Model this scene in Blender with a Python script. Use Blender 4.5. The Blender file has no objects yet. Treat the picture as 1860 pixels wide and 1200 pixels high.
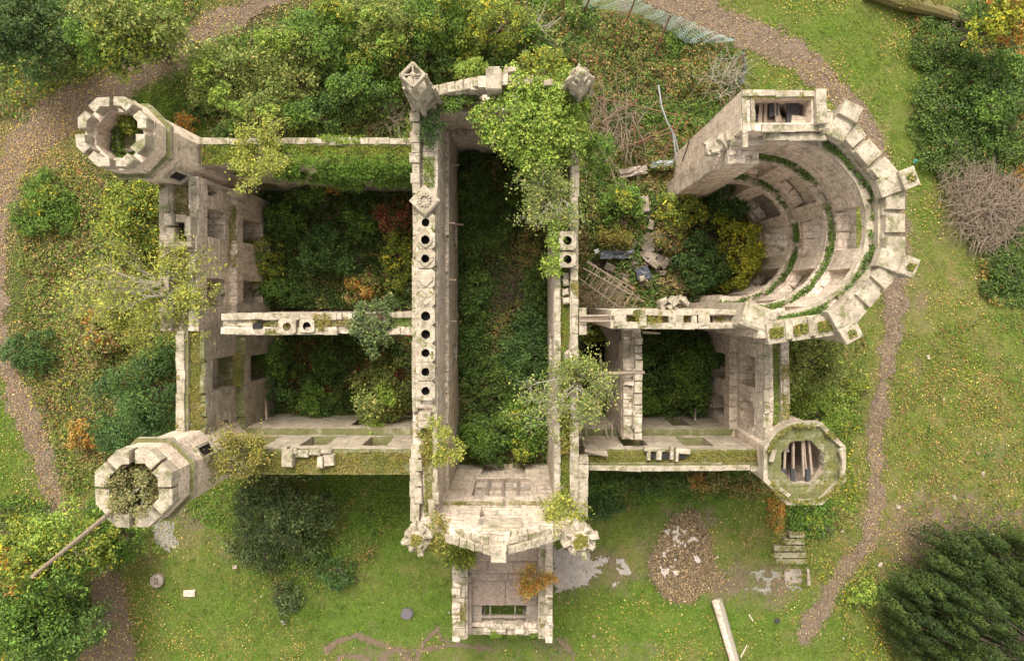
import bpy, math, random
import numpy as np
from mathutils import Vector
PI = math.pi
C = bpy.context.scene.collection
SC = bpy.context.scene
# ---------------------------------------------------------------- camera, sky, sun, exposure
CAMH = 40.0; F = 1240.0; NX, NY = 944.0, 550.0      # camera height (m), focal length and the point straight below, in photo pixels
cd = bpy.data.cameras.new('camera'); cam = bpy.data.objects.new('camera', cd); C.objects.link(cam)
cam.location = (0, 0, CAMH); cam.rotation_euler = (0, 0, 0)
cd.sensor_width = 36; cd.lens = F / 1860 * 36
cd.shift_x = -(NX - 930) / 1860; cd.shift_y = -(600 - NY) / 1860
cd.clip_start = 0.5; cd.clip_end = 2000
SC.camera = cam
SUN_EL, SUN_AZ = math.radians(52), math.radians(-12)   # azimuth measured from +Y towards +X
wd = bpy.data.worlds.new("World"); SC.world = wd; wd.use_nodes = True
nt = wd.node_tree; nt.nodes.clear()
sky = nt.nodes.new('ShaderNodeTexSky'); sky.sky_type = 'NISHITA'; sky.sun_disc = False
sky.sun_elevation = SUN_EL; sky.sun_rotation = SUN_AZ; sky.dust_density = 4.0; sky.air_density = 1.0; sky.ozone_density = 0.6
bg = nt.nodes.new('ShaderNodeBackground'); bg.inputs[1].default_value = 0.15
hs = nt.nodes.new('ShaderNodeHueSaturation'); hs.inputs['Saturation'].default_value = 0.22
wo = nt.nodes.new('ShaderNodeOutputWorld')
wm = nt.nodes.new('ShaderNodeMix'); wm.data_type = 'RGBA'; wm.blend_type = 'MULTIPLY'; wm.inputs[0].default_value = 1; wm.inputs[7].default_value = (1.04, 1.0, .92, 1)
nt.links.new(sky.outputs[0], hs.inputs['Color']); nt.links.new(hs.outputs[0], wm.inputs[6]); nt.links.new(wm.outputs[2], bg.inputs[0]); nt.links.new(bg.outputs[0], wo.inputs[0])
sl = bpy.data.lights.new('sun', 'SUN'); sl.energy = 1.4; sl.angle = math.radians(20); sl.color = (1.0, 0.95, 0.89)
so = bpy.data.objects.new('sun', sl); C.objects.link(so)
sd = Vector((math.sin(SUN_AZ) * math.cos(SUN_EL), math.cos(SUN_AZ) * math.cos(SUN_EL), math.sin(SUN_EL)))
so.rotation_euler = (-sd).to_track_quat('-Z', 'Y').to_euler(); so.location = (0, 0, 60)
SC.view_settings.view_transform = 'Standard'; SC.view_settings.look = 'None'; SC.view_settings.gamma = 1
SC.view_settings.exposure = 1.27
# ---------------------------------------------------------------- helpers
def W(px, py, z=0.0):
    k = (CAMH - z) / F
    return ((px - NX) * k, -(py - NY) * k)
def K(z): return F / (CAMH - z)
def vn(x, y, seed=0):
    x = np.asarray(x, float); y = np.asarray(y, float)
    xi = np.floor(x).astype(np.int64); yi = np.floor(y).astype(np.int64)
    fx = x - xi; fy = y - yi; fx = fx * fx * (3 - 2 * fx); fy = fy * fy * (3 - 2 * fy)
    def h(a, b):
        n = (a * 374761393 + b * 668265263 + seed * 1442695041) & 0xffffffff
        n = ((n ^ (n >> 13)) * 1274126177) & 0xffffffff
        return ((n ^ (n >> 16)) & 0xffff) / 65535.0
    return (h(xi, yi) * (1 - fx) + h(xi + 1, yi) * fx) * (1 - fy) + (h(xi, yi + 1) * (1 - fx) + h(xi + 1, yi + 1) * fx) * fy
def fbm(x, y, s, seed=0, o=4):
    t = 0; a = 0.5; n = 0
    for i in range(o):
        t = t + a * vn(np.asarray(x) * s, np.asarray(y) * s, seed + i * 17); n += a; s *= 2.03; a *= 0.55
    return t / n
def tag(o, label=None, cat=None, group=None, kind=None):
    if label: o['label'] = label
    if cat: o['category'] = cat
    if group: o['group'] = group
    if kind: o['kind'] = kind
    return o
def empty(name, loc, label=None, cat=None, group=None):
    o = bpy.data.objects.new(name, None); C.objects.link(o); o.location = loc; o.empty_display_size = .2
    return tag(o, label, cat, group)
def link(name, me, mat, parent=None):
    o = bpy.data.objects.new(name, me); C.objects.link(o)
    if mat: me.materials.append(mat)
    if parent:
        o.parent = parent
        o.location = tuple(-c for c in wloc(parent))       # meshes below are written in world coordinates
    return o
def wloc(o):
    v = Vector(o.location)
    while o.parent: o = o.parent; v += Vector(o.location)
    return v
def mesh_np(name, V, Fq, mat, parent=None, col=None, uv=True):
    """V (n,3), Fq (m,4) quads"""
    V = np.asarray(V, np.float32); Fq = np.asarray(Fq, np.int32); m, k = Fq.shape
    me = bpy.data.meshes.new(name)
    me.vertices.add(len(V)); me.vertices.foreach_set('co', V.ravel())
    me.loops.add(m * k); me.loops.foreach_set('vertex_index', Fq.ravel())
    me.polygons.add(m); me.polygons.foreach_set('loop_start', np.arange(0, m * k, k, dtype=np.int32))
    if uv:
        P = V[Fq]; n = np.cross(P[:, 1] - P[:, 0], P[:, 2] - P[:, 0]); n /= (np.linalg.norm(n, axis=1, keepdims=True) + 1e-9)
        flat = np.abs(n[:, 2]) > 0.7
        t = np.stack([-n[:, 1], n[:, 0], 0 * n[:, 0]], 1); t /= (np.linalg.norm(t, axis=1, keepdims=True) + 1e-9)
        t[flat] = (1, 0, 0)
        u = np.einsum('mkj,mj->mk', P, t); v = np.where(flat[:, None], P[:, :, 1], P[:, :, 2])
        l = me.uv_layers.new(name='UVMap'); l.data.foreach_set('uv', np.stack([u, v], -1).astype(np.float32).ravel())
    if col is not None:
        a = me.attributes.new('Col', 'FLOAT_COLOR', 'FACE')
        c4 = np.ones((m, 4), np.float32); c4[:, :3] = col; a.data.foreach_set('color', c4.ravel())
    me.update(calc_edges=True); me.shade_flat(); me.validate()
    return link(name, me, mat, parent)
class MB:
    def __init__(s, seed=0): s.v = []; s.f = []; s.n = 0; s.r = random.Random(seed)
    def quads(s, V, Fq):
        s.v.append(np.asarray(V, float).reshape(-1, 3)); s.f.append(np.asarray(Fq) + s.n); s.n += len(s.v[-1]); return s
    def box(s, c, size, rot=0, jit=0, tilt=(0, 0), ch=0.0):
        """chamfered stone: c = centre, size full"""
        x, y, z = [q / 2 for q in size]; ch = min(ch, x * .5, y * .5, z * .5)
        L = [(-x, -y, -z), (x, -y, -z), (x, y, -z), (-x, y, -z)]
        if ch > 0:
            L += [(-x, -y, z - ch), (x, -y, z - ch), (x, y, z - ch), (-x, y, z - ch)]
            L += [(-x + ch, -y + ch, z), (x - ch, -y + ch, z), (x - ch, y - ch, z), (-x + ch, y - ch, z)]
            fs = [(3, 2, 1, 0)]
            for b in (0, 4):
                for i in range(4): j = (i + 1) % 4; fs.append((b + i, b + j, b + 4 + j, b + 4 + i))
            fs.append((8, 9, 10, 11))
        else:
            L += [(-x, -y, z), (x, -y, z), (x, y, z), (-x, y, z)]
            fs = [(3, 2, 1, 0), (4, 5, 6, 7)] + [(i, (i + 1) % 4, 4 + (i + 1) % 4, 4 + i) for i in range(4)]
        ca, sa = math.cos(rot), math.sin(rot); out = []
        for (a, b, d) in L:
            d2 = d + a * tilt[0] + b * tilt[1]
            a += s.r.uniform(-jit, jit); b += s.r.uniform(-jit, jit); d2 += s.r.uniform(-jit, jit)
            out.append((c[0] + a * ca - b * sa, c[1] + a * sa + b * ca, c[2] + d2))
        return s.quads(out, fs)
    def row(s, p0, p1, z, w, h, lmin=.35, lmax=.9, gap=.008, miss=.05, jit=.01, ch=.015):
        """row of coping stones standing on height z between two xy points"""
        d = Vector((p1[0] - p0[0], p1[1] - p0[1])); L = d.length; d /= L; a = math.atan2(d.y, d.x); t = 0
        while t < L - .1:
            l = min(s.r.uniform(lmin, lmax), L - t)
            if True:
                hh = h * s.r.uniform(.85, 1.15) * (1 if s.r.random() > miss else .35); off = s.r.uniform(-.03, .03)
                m = t + l / 2; c = (p0[0] + d.x * m - d.y * off, p0[1] + d.y * m + d.x * off, z + hh / 2)
                s.box(c, (l - gap, w * s.r.uniform(.92, 1.06), hh), a + s.r.uniform(-.02, .02), jit, (s.r.uniform(-.04, .04), s.r.uniform(-.04, .04)), ch)
            t += l
        return s
    def tube(s, p0, p1, r0, r1=None, n=6):
        r1 = r0 if r1 is None else r1
        p0 = Vector(p0); p1 = Vector(p1); d = (p1 - p0).normalized(); a = d.orthogonal().normalized(); b = d.cross(a); V = []
        for (p, r) in ((p0, r0), (p1, r1)):
            for i in range(n): t = 2 * PI * i / n; V.append(p + a * (r * math.cos(t)) + b * (r * math.sin(t)))
        fs = [(i, (i + 1) % n, n + (i + 1) % n, n + i) for i in range(n)]
        V += [p0, p1]
        fs += [(2 * n, (i + 1) % n, i, i) for i in range(0)]
        s.quads(V, fs)
        for e, base in ((2 * n, 0), (2 * n + 1, n)):
            q = []
            for i in range(0, n, 2):
                q.append((base + i, base + (i + 1) % n, base + (i + 2) % n, e))
            s.f.append(np.array(q) + s.n - len(V))
        return s
    def each(s, name, mat, parent=None):
        n = 0
        for v, f in zip(s.v, s.f): o = mesh_np(name, v, f - n, mat, parent); n += len(v)
        return o
    def build(s, name, mat, parent=None):
        return mesh_np(name, np.concatenate(s.v), np.concatenate(s.f), mat, parent)
def vox(name, mapf, U, V, Z, fill, mat, parent=None, jit=.02, seed=1, topjit=0.0):
    """curvilinear block wall: only the outer faces of the filled cells"""
    U = np.asarray(U, float); V = np.asarray(V, float); Z = np.asarray(Z, float)
    nu, nv, nz = len(U) - 1, len(V) - 1, len(Z) - 1
    rs = np.random.RandomState(seed)
    gu, gv, gz = np.meshgrid(U, V, Z, indexing='ij')
    x, y = mapf(gu, gv, gz)
    P = np.stack([x, y, gz + 0 * x], -1); P = P + rs.uniform(-jit, jit, P.shape)
    if topjit: P[..., 2] += rs.uniform(-topjit, topjit, P.shape[:3]) * (gz > Z[0] + .1)
    idx = np.arange((nu + 1) * (nv + 1) * (nz + 1)).reshape(nu + 1, nv + 1, nz + 1)
    Fp = np.zeros((nu + 2, nv + 2, nz + 2), bool); Fp[1:-1, 1:-1, 1:-1] = fill
    c = Fp[1:-1, 1:-1, 1:-1]; fs = []
    def emit(mask, offs):
        i, j, k = np.nonzero(mask)
        if len(i): fs.append(np.stack([idx[i + a, j + b, k + d] for (a, b, d) in offs], 1))
    emit(c & ~Fp[:-2, 1:-1, 1:-1], [(0, 0, 0), (0, 0, 1), (0, 1, 1), (0, 1, 0)])
    emit(c & ~Fp[2:, 1:-1, 1:-1], [(1, 0, 0), (1, 1, 0), (1, 1, 1), (1, 0, 1)])
    emit(c & ~Fp[1:-1, :-2, 1:-1], [(0, 0, 0), (1, 0, 0), (1, 0, 1), (0, 0, 1)])
    emit(c & ~Fp[1:-1, 2:, 1:-1], [(0, 1, 0), (0, 1, 1), (1, 1, 1), (1, 1, 0)])
    emit(c & ~Fp[1:-1, 1:-1, 2:], [(0, 0, 1), (1, 0, 1), (1, 1, 1), (0, 1, 1)])
    emit(c & ~Fp[1:-1, 1:-1, :-2], [(0, 0, 0), (0, 1, 0), (1, 1, 0), (1, 0, 0)])
    Fq = np.concatenate(fs); used, inv = np.unique(Fq.ravel(), return_inverse=True)
    return mesh_np(name, P.reshape(-1, 3)[used], inv.reshape(Fq.shape), mat, parent)
def brk(a, b, step, seed=0, j=.35):
    n = max(1, int(round(abs(b - a) / step))); t = np.linspace(a, b, n + 1); rs = np.random.RandomState(seed)
    t[1:-1] += rs.uniform(-j, j, n - 1) * abs(b - a) / n
    return t
def mergebrk(*arrs):
    a = np.unique(np.round(np.concatenate([np.asarray(q, float) for q in arrs]), 3))
    keep = [a[0]]
    for q in a[1:]:
        if q - keep[-1] > .04: keep.append(q)
    return np.array(keep)
# ---------------------------------------------------------------- materials
class NT:
    def __init__(s, name):
        s.m = bpy.data.materials.new(name); s.m.use_nodes = True; s.t = s.m.node_tree; s.t.nodes.clear()
        s.out = s.n('ShaderNodeOutputMaterial'); s.b = s.n('ShaderNodeBsdfPrincipled'); s.l(s.b.outputs[0], s.out.inputs[0])
        s.b.inputs['Roughness'].default_value = .9; s.b.inputs['Specular IOR Level'].default_value = .2
        s.geo = s.n('ShaderNodeNewGeometry')
    def n(s, t): return s.t.nodes.new(t)
    def l(s, a, b): s.t.links.new(a, b)
    def noise(s, scale, detail=4, rough=.6, vec=None, dist=0):
        q = s.n('ShaderNodeTexNoise'); q.inputs['Scale'].default_value = scale; q.inputs['Detail'].default_value = detail
        q.inputs['Roughness'].default_value = rough; q.inputs['Distortion'].default_value = dist
        s.l(vec if vec else s.geo.outputs['Position'], q.inputs['Vector']); return q.outputs['Fac']
    def ramp(s, fac, a, b, lo=0., hi=1.):
        q = s.n('ShaderNodeMapRange'); q.clamp = True
        for i, v in enumerate((a, b, lo, hi)): q.inputs[i + 1].default_value = v
        s.l(fac, q.inputs[0]); return q.outputs[0]
    def mix(s, fac, a, b, mode='MIX'):
        q = s.n('ShaderNodeMix'); q.data_type = 'RGBA'; q.blend_type = mode
        for v, i in ((fac, 0), (a, 6), (b, 7)):
            if isinstance(v, (int, float)): q.inputs[i].default_value = v
            elif isinstance(v, tuple): q.inputs[i].default_value = (*v, 1)
            else: s.l(v, q.inputs[i])
        return q.outputs[2]
    def math(s, op, a, b=None):
        q = s.n('ShaderNodeMath'); q.operation = op
        for v, i in ((a, 0), (b, 1)):
            if v is None: continue
            if isinstance(v, (int, float)): q.inputs[i].default_value = v
            else: s.l(v, q.inputs[i])
        return q.outputs[0]
    def scaled(s, sc):
        q = s.n('ShaderNodeMapping'); q.inputs['Scale'].default_value = sc; s.l(s.geo.outputs['Position'], q.inputs[0]); return q.outputs[0]
    def bump(s, h, st=.5, d=.03):
        q = s.n('ShaderNodeBump'); q.inputs['Strength'].default_value = st; q.inputs['Distance'].default_value = d
        s.l(h, q.inputs['Height']); s.l(q.outputs[0], s.b.inputs['Normal'])
    def col(s, c):
        if isinstance(c, tuple): s.b.inputs['Base Color'].default_value = (*c, 1)
        else: s.l(c, s.b.inputs['Base Color'])
def stone_mat(name, a, b, moss=.5, stain=.5, courses=True, lichen=.5, cm=.62):
    s = NT(name)
    c = s.mix(s.ramp(s.noise(1.1, 5, .65), .35, .65), a, b)
    # block to block variation and joints
    br = s.n('ShaderNodeTexBrick'); uv = s.n('ShaderNodeUVMap'); s.l(uv.outputs[0], br.inputs['Vector'])
    br.inputs['Scale'].default_value = 1.0; br.inputs['Brick Width'].default_value = .92; br.inputs['Row Height'].default_value = .36
    br.inputs['Mortar Size'].default_value = .018; br.inputs['Mortar Smooth'].default_value = .3; br.inputs['Bias'].default_value = 0
    br.inputs['Color1'].default_value = (.80, .80, .80, 1); br.inputs['Color2'].default_value = (1.12, 1.08, 1.03, 1); br.inputs['Mortar'].default_value = (.5, .46, .41, 1)
    if courses: c = s.mix(cm, c, br.outputs['Color'], 'MULTIPLY')
    # runs and weathering down the faces
    st = s.noise(1.0, 5, .7, s.scaled((5.5, 5.5, .5)))
    c = s.mix(s.ramp(st, .5, .72, 0, stain), c, (.11, .095, .075))
    c = s.mix(s.ramp(s.noise(5, 7, .8), .48, .68, 0, .8), c, (.20, .165, .125))
    c = s.mix(s.ramp(s.noise(1.9, 7, .8), .53, .64, 0, .62), c, (.12, .105, .075))
    c = s.mix(s.ramp(s.noise(1.6, 5, .7, s.scaled((3.2, 3.2, .22))), .58, .68, 0, .55), c, (.06, .055, .045))
    c = s.mix(s.ramp(s.noise(21, 3, .8), .60, .70, 0, lichen), c, (.72, .68, .60))
    c = s.mix(s.ramp(s.noise(2.6, 5, .8), .64, .72, 0, .55), c, (.42, .26, .05))       # orange lichen
    c = s.mix(s.ramp(s.noise(11, 5, .85), .59, .68, 0, .85), c, (.055, .048, .038))
    sx = s.n('ShaderNodeSeparateXYZ'); s.l(s.geo.outputs['True Normal'], sx.inputs[0])
    up = s.ramp(sx.outputs[2], .4, .8)
    mm = s.math('MULTIPLY', up, s.ramp(s.noise(1.7, 6, .75), .60 - .22 * moss, .70 - .15 * moss))
    mosscol = s.mix(s.noise(9, 3), (.06, .085, .018), (.17, .15, .06))
    c = s.mix(s.math('MULTIPLY', mm, .92), c, mosscol)
    s.col(c)
    h = s.math('ADD', s.noise(12, 8, .7), s.math('MULTIPLY', br.outputs['Fac'], -.9 if courses else 0))
    s.bump(h, .9, .05)
    return s.m
STONE = stone_mat('weathered_sandstone', (.73, .61, .485), (.57, .47, .37), .3, .48)
STONE2 = stone_mat('pale_coping_stone', (.50, .425, .32), (.30, .25, .18), .45, .3, False, .6)
PINK = stone_mat('pinkish_ashlar', (.78, .63, .50), (.65, .52, .41), .1, .25, True, .3, .3)
INNER = stone_mat('inner_rubble_masonry', (.70, .595, .475), (.53, .45, .355), .35, .42)
GREY = stone_mat('grey_cement_slab', (.36, .295, .24), (.21, .165, .13), .25, .4, False)
RUB = stone_mat('dirty_rubble', (.22, .175, .14), (.11, .085, .065), .2, .5, False, .2)
MOSSY = stone_mat('mossy_wall_head', (.50, .43, .33), (.36, .31, .23), 1.5, .4)
def plain(name, a, b, sc=5, rough=.85, bump=.4, vec=None):
    s = NT(name); v = s.scaled(vec) if vec else None
    n = s.noise(sc, 6, .7, v); s.col(s.mix(s.ramp(n, .3, .7), a, b)); s.b.inputs['Roughness'].default_value = rough; s.bump(n, bump, .03); return s.m
WOOD = plain('bleached_timber', (.34, .27, .20), (.17, .125, .09), 14)
CHAR = plain('charred_timber', (.025, .023, .024), (.075, .07, .07), 8)
RUST = plain('rusty_steel', (.13, .065, .04), (.22, .12, .08), 10)
GALV = plain('grey_steel', (.30, .31, .32), (.2, .21, .22), 10, .5)
BARK = plain('pale_grey_bark', (.36, .32, .25), (.22, .19, .14), 8)
BARKD = plain('brown_bark', (.15, .12, .085), (.08, .06, .045), 8)
SOOT_SHADE = plain('soot_and_shade', (.012, .011, .010), (.03, .027, .024), 8)  # soot in the flues; also painted shade for the pit and dark openings
SOIL = plain('dark_soil', (.035, .027, .018), (.075, .055, .038), 6)
def leafmat(name, trans=.3, rough=.55):
    s = NT(name); a = s.n('ShaderNodeAttribute'); a.attribute_name = 'Col'
    s.col(a.outputs['Color']); s.b.inputs['Roughness'].default_value = rough; s.b.inputs['Specular IOR Level'].default_value = .3
    t = s.n('ShaderNodeBsdfTranslucent'); s.l(a.outputs['Color'], t.inputs[0]); m = s.n('ShaderNodeMixShader'); m.inputs[0].default_value = trans
    s.l(s.b.outputs[0], m.inputs[1]); s.l(t.outputs[0], m.inputs[2]); s.l(m.outputs[0], s.out.inputs[0]); return s.m
LEAF = leafmat('leaves'); LITTER = leafmat('dry_litter', .1, .8)
# palettes: (rgb, weight)
PAL = dict(
 lush=[((.06,.115,.02),3),((.095,.16,.03),3),((.04,.075,.016),2),((.15,.19,.04),1)],
 dark=[((.034,.065,.018),3),((.055,.10,.026),3),((.085,.14,.035),2),((.16,.19,.05),1.2)],
 blue=[((.032,.065,.022),3),((.052,.098,.03),3),((.085,.14,.045),1.4)],
 willow=[((.155,.185,.06),3),((.10,.135,.038),3),((.225,.23,.085),1.5),((.055,.08,.022),2),((.28,.22,.07),.5)],
 lime=[((.165,.23,.045),3),((.115,.175,.035),3),((.23,.27,.065),1.6),((.06,.10,.02),1.5)],
 yellow=[((.25,.25,.03),3),((.17,.20,.03),3),((.33,.28,.035),1),((.09,.12,.025),1.2)],
 ygreen=[((.17,.20,.035),3),((.10,.14,.03),3),((.30,.26,.03),1),((.05,.08,.02),2)],
 orange=[((.30,.13,.035),3),((.26,.18,.05),2),((.14,.13,.04),2),((.22,.08,.03),1)],
 red=[((.16,.045,.05),3),((.22,.09,.05),2),((.07,.08,.025),3),((.30,.15,.09),1)],
 mixed=[((.09,.12,.03),4),((.15,.15,.05),3),((.20,.15,.08),2),((.22,.10,.04),.8),((.05,.08,.022),4)],
 dry=[((.24,.18,.11),3),((.17,.13,.07),3),((.12,.12,.04),3),((.28,.12,.05),.6)],
 nettle=[((.055,.095,.022),4),((.085,.13,.035),3),((.03,.05,.014),3),((.20,.11,.04),.5)],
 grass=[((.10,.17,.018),4),((.15,.20,.028),3),((.05,.10,.012),3),((.23,.19,.06),1.6)],
 yew=[((.022,.038,.010),4),((.038,.060,.014),3),((.062,.084,.022),1.8)],
 conifer=[((.03,.055,.018),3),((.055,.085,.027),3),((.085,.115,.04),1.5)],
 golden=[((.21,.22,.05),3),((.155,.18,.04),3),((.28,.26,.065),1.3),((.08,.11,.03),1.3)],
 greytwig=[((.14,.14,.07),3),((.19,.17,.09),2),((.10,.11,.05),3)],
 rust=[((.26,.12,.05),2),((.18,.10,.05),3),((.13,.12,.04),4)],
 greyleaf=[((.045,.07,.03),3),((.075,.105,.045),3),((.13,.155,.065),1.6),((.025,.04,.016),2.5)],
 moss=[((.10,.115,.024),3),((.15,.145,.036),3),((.20,.155,.06),2),((.065,.085,.018),2)],
 twig=[((.20,.15,.11),3),((.13,.095,.07),3),((.27,.20,.15),1.5)],
 litter=[((.28,.20,.09),3),((.32,.25,.05),2),((.22,.14,.08),4),((.42,.35,.19),.7),((.22,.09,.03),1)],
 chips=[((.19,.14,.10),3),((.13,.095,.068),3),((.29,.23,.17),1),((.06,.045,.033),2.2)],
)
def pick(pal, n, rs, tone=None):
    p = PAL[pal]; w = np.array([q[1] for q in p], float); w /= w.sum(); cols = np.array([q[0] for q in p])
    cum = np.cumsum(w)
    u = rs.rand(n) if tone is None else np.clip(.62 * tone + .38 * rs.rand(n), 0, .999)
    c = cols[np.minimum(np.searchsorted(cum, u), len(w) - 1)]
    return c * np.array([1.6, 1.55, 1.15]) * rs.uniform(.55, 1.5, (n, 1)) * rs.uniform(.93, 1.07, (n, 3))
def leaves_mesh(name, P, N, size, col, rs, mat, parent=None, aspect=.55):
    """one rhombic leaf per point"""
    n = len(P); d = rs.normal(size=(n, 3)); d -= N * (d * N).sum(1, keepdims=True); d /= np.linalg.norm(d, axis=1, keepdims=True) + 1e-9
    e = np.cross(N, d); s = (size * rs.uniform(.45, 1.6, n))[:, None]
    bend = N * s * .16
    V = np.stack([P - d * s * .5, P + e * s * aspect * .5 + bend, P + d * s * .5, P - e * s * aspect * .5 + bend], 1).reshape(-1, 3)
    return mesh_np(name, V, np.arange(n * 4).reshape(n, 4), mat, parent, col, uv=False)
def normals(n, rs, up=.9):
    N = rs.normal(size=(n, 3)) * .55; N[:, 2] = np.abs(N[:, 2]) + up; return N / np.linalg.norm(N, axis=1, keepdims=True)
def crown(name, c, rx, ry, rz, pal, seed, dens=95, leaf=.13, clump=None, parent=None, up=.6, stretch=1.0, hollow=.45, mat=None):
    """foliage: many leaf clumps spread through a domed volume with a ragged outline and gaps"""
    rs = np.random.RandomState(seed); R = (rx + ry) / 2
    cl = clump or max(.22, min(.55, R * .26)); nc = max(10, int(5.2 * rx * ry * 3.14 / (cl * cl * 3.14) * 1.15))
    a = rs.uniform(0, 2 * PI, nc); q = np.sqrt(rs.uniform(0, 1, nc)); lob = 1 + .16 * np.sin(3 * a + seed) + .11 * np.sin(5 * a + seed * 2.1) + .07 * np.sin(9 * a + seed * 3.3)
    x = np.cos(a) * q * rx * lob; y = np.sin(a) * q * ry * lob
    top = np.sqrt(np.clip(1 - q * q * .9, 0, 1)) * rz * (.62 + .6 * fbm(x + seed, y, .9 / max(.4, cl * 2), seed, 2))
    z = top * rs.uniform(hollow, 1, nc) ** .6
    tone = rs.rand(nc)
    per = max(6, int(dens * cl * cl * 3.0 * (.13 / leaf) ** 1.3)); n = nc * per
    ci = np.repeat(np.arange(nc), per); g = rs.normal(size=(n, 3)); g /= np.linalg.norm(g, axis=1, keepdims=True)
    g[:, 2] = np.where(rs.rand(n) < .7, np.abs(g[:, 2]), g[:, 2]); rr = cl * rs.uniform(.35, 1.05, (n, 1)) * rs.uniform(.7, 1.25, nc)[ci][:, None]
    off = g * rr; off[:, 2] *= .8 * stretch
    P = np.stack([x, y, z], 1)[ci] + off + np.array(c)
    N = g * .75 + rs.normal(size=(n, 3)) * .45; N[:, 2] += up; N /= np.linalg.norm(N, axis=1, keepdims=True)
    P[:, 2] = np.maximum(P[:, 2], .03)
    return leaves_mesh(name, P, N, leaf, pick(pal, n, rs, tone[ci]), rs, mat or LEAF, parent)
def segs_mesh(name, S, mat, parent=None, n=5):
    S = np.array(S, float); p0 = S[:, 0:3]; p1 = S[:, 3:6]; r0 = S[:, 6]; r1 = S[:, 7]; m = len(S)
    d = p1 - p0; d /= np.linalg.norm(d, axis=1, keepdims=True) + 1e-9
    ref = np.where(np.abs(d[:, 2:3]) > .8, np.array([[1., 0, 0]]), np.array([[0, 0, 1.]])); a = np.cross(d, ref); a /= np.linalg.norm(a, axis=1, keepdims=True); b = np.cross(d, a)
    th = np.arange(n) * 2 * PI / n; ring = a[:, None] * np.cos(th)[None, :, None] + b[:, None] * np.sin(th)[None, :, None]
    V = np.concatenate([p0[:, None] + ring * r0[:, None, None], p1[:, None] + ring * r1[:, None, None]], 1)
    fq = np.array([(i, (i + 1) % n, n + (i + 1) % n, n + i) for i in range(n)])
    Fq = (np.arange(m)[:, None, None] * 2 * n + fq[None]).reshape(-1, 4)
    return mesh_np(name, V.reshape(-1, 3), Fq, mat, parent)
def grow(base, h, spread, seed, limbs=7, r0=.12, levels=3, rise=.5, trunk=.3):
    """crooked, forking branch skeleton: returns segments and tips"""
    rd = random.Random(seed); S = []; T = []
    def br(p, d, L, r, lv):
        n = 5 if lv > 0 else 3; q = Vector(p)
        for i in range(n):
            d = (d + Vector((rd.gauss(0, .24), rd.gauss(0, .24), rd.uniform(-.12, .2)))).normalized()
            e = q + d * (L / n) * rd.uniform(.8, 1.2); ra = r * (1 - i / n * .65); rb = r * (1 - (i + 1) / n * .65)
            S.append((*q, *e, ra, rb)); q = e
            if lv > 0 and (i >= 1 or rd.random() < .4):
                a = rd.choice((-1, 1)) * rd.uniform(.5, 1.1); dd = Vector((d.x * math.cos(a) - d.y * math.sin(a), d.x * math.sin(a) + d.y * math.cos(a), d.z + rd.uniform(-.2, .4))).normalized()
                br(q, dd, L * rd.uniform(.35, .65), rb * .7, lv - 1)
        T.append(tuple(q))
    b = Vector(base); off = rd.uniform(0, 6.28); bias = rd.uniform(.55, .8)
    stems = max(2, limbs // 3); tops = []
    for i in range(stems):
        a = 2 * PI * i / stems + rd.uniform(-.6, .6) + off; st = b + Vector((math.cos(a), math.sin(a), 0)) * spread * .06
        top = st + Vector((math.cos(a) * spread * .14, math.sin(a) * spread * .14, h * max(trunk, .2) * rd.uniform(.7, 1.4))); S.append((*st, *top, r0 * 1.1, r0 * .85)); tops.append((a, top))
    for i in range(limbs):
        a0, top = tops[i % stems]; a = a0 + rd.uniform(-1.1, 1.1) * PI / stems * 1.4; el = rise * rd.uniform(.4, 1.8)
        L = spread * rd.uniform(.55, 1.15) * (1 + (1 - bias) * math.cos(a - off)); br(top, Vector((math.cos(a), math.sin(a), el)).normalized(), L, r0 * rd.uniform(.45, .7), levels - 1)
    return S, T
def tip_leaves(name, T, per, r, pal, seed, leaf, parent):
    rs = np.random.RandomState(seed); T = np.array(T); n = len(T) * per; ci = np.repeat(np.arange(len(T)), per)
    P = T[ci] + rs.normal(size=(n, 3)) * r * .6; tone = rs.rand(len(T))
    return leaves_mesh(name, P, normals(n, rs, .5), leaf, pick(pal, n, rs, tone[ci]), rs, LEAF, parent)
# ground relief
def gh(x, y): return (fbm(x, y, .25, 5, 3) - .5) * .5 + (fbm(x, y, 1.6, 9, 3) - .5) * .10
def inpoly(x, y, poly):
    r = np.zeros(np.shape(x), bool); n = len(poly)
    for i in range(n):
        x0, y0 = poly[i]; x1, y1 = poly[(i + 1) % n]
        if y0 == y1: continue
        c = ((y0 > y) != (y1 > y)) & (x < (x1 - x0) * (y - y0) / (y1 - y0) + x0); r ^= c
    return r
def pxpoly(pts, z=0): return [W(a, b, z) for a, b in pts]
def ell(x, y, cx, cy, rx, ry, s=.35):
    """soft ellipse mask, pixel-size arguments on the ground"""
    X, Y = W(cx, cy); k = K(0); d = np.sqrt(((x - X) / (rx / k)) ** 2 + ((y - Y) / (ry / k)) ** 2)
    return np.clip((1 - d) / s + .5, 0, 1)
def pathdist(x, y, pts):
    """distance to a polyline with widths, (px,py,halfwidth px) -> signed value in metres, negative inside"""
    best = np.full(np.shape(x), 1e9)
    for i in range(len(pts) - 1):
        x0, y0 = W(pts[i][0], pts[i][1]); x1, y1 = W(pts[i + 1][0], pts[i + 1][1]); w0 = pts[i][2] / K(0); w1 = pts[i + 1][2] / K(0)
        dx, dy = x1 - x0, y1 - y0; t = np.clip(((x - x0) * dx + (y - y0) * dy) / (dx * dx + dy * dy), 0, 1)
        best = np.minimum(best, np.hypot(x - x0 - t * dx, y - y0 - t * dy) - (w0 + (w1 - w0) * t))
    return best
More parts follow.
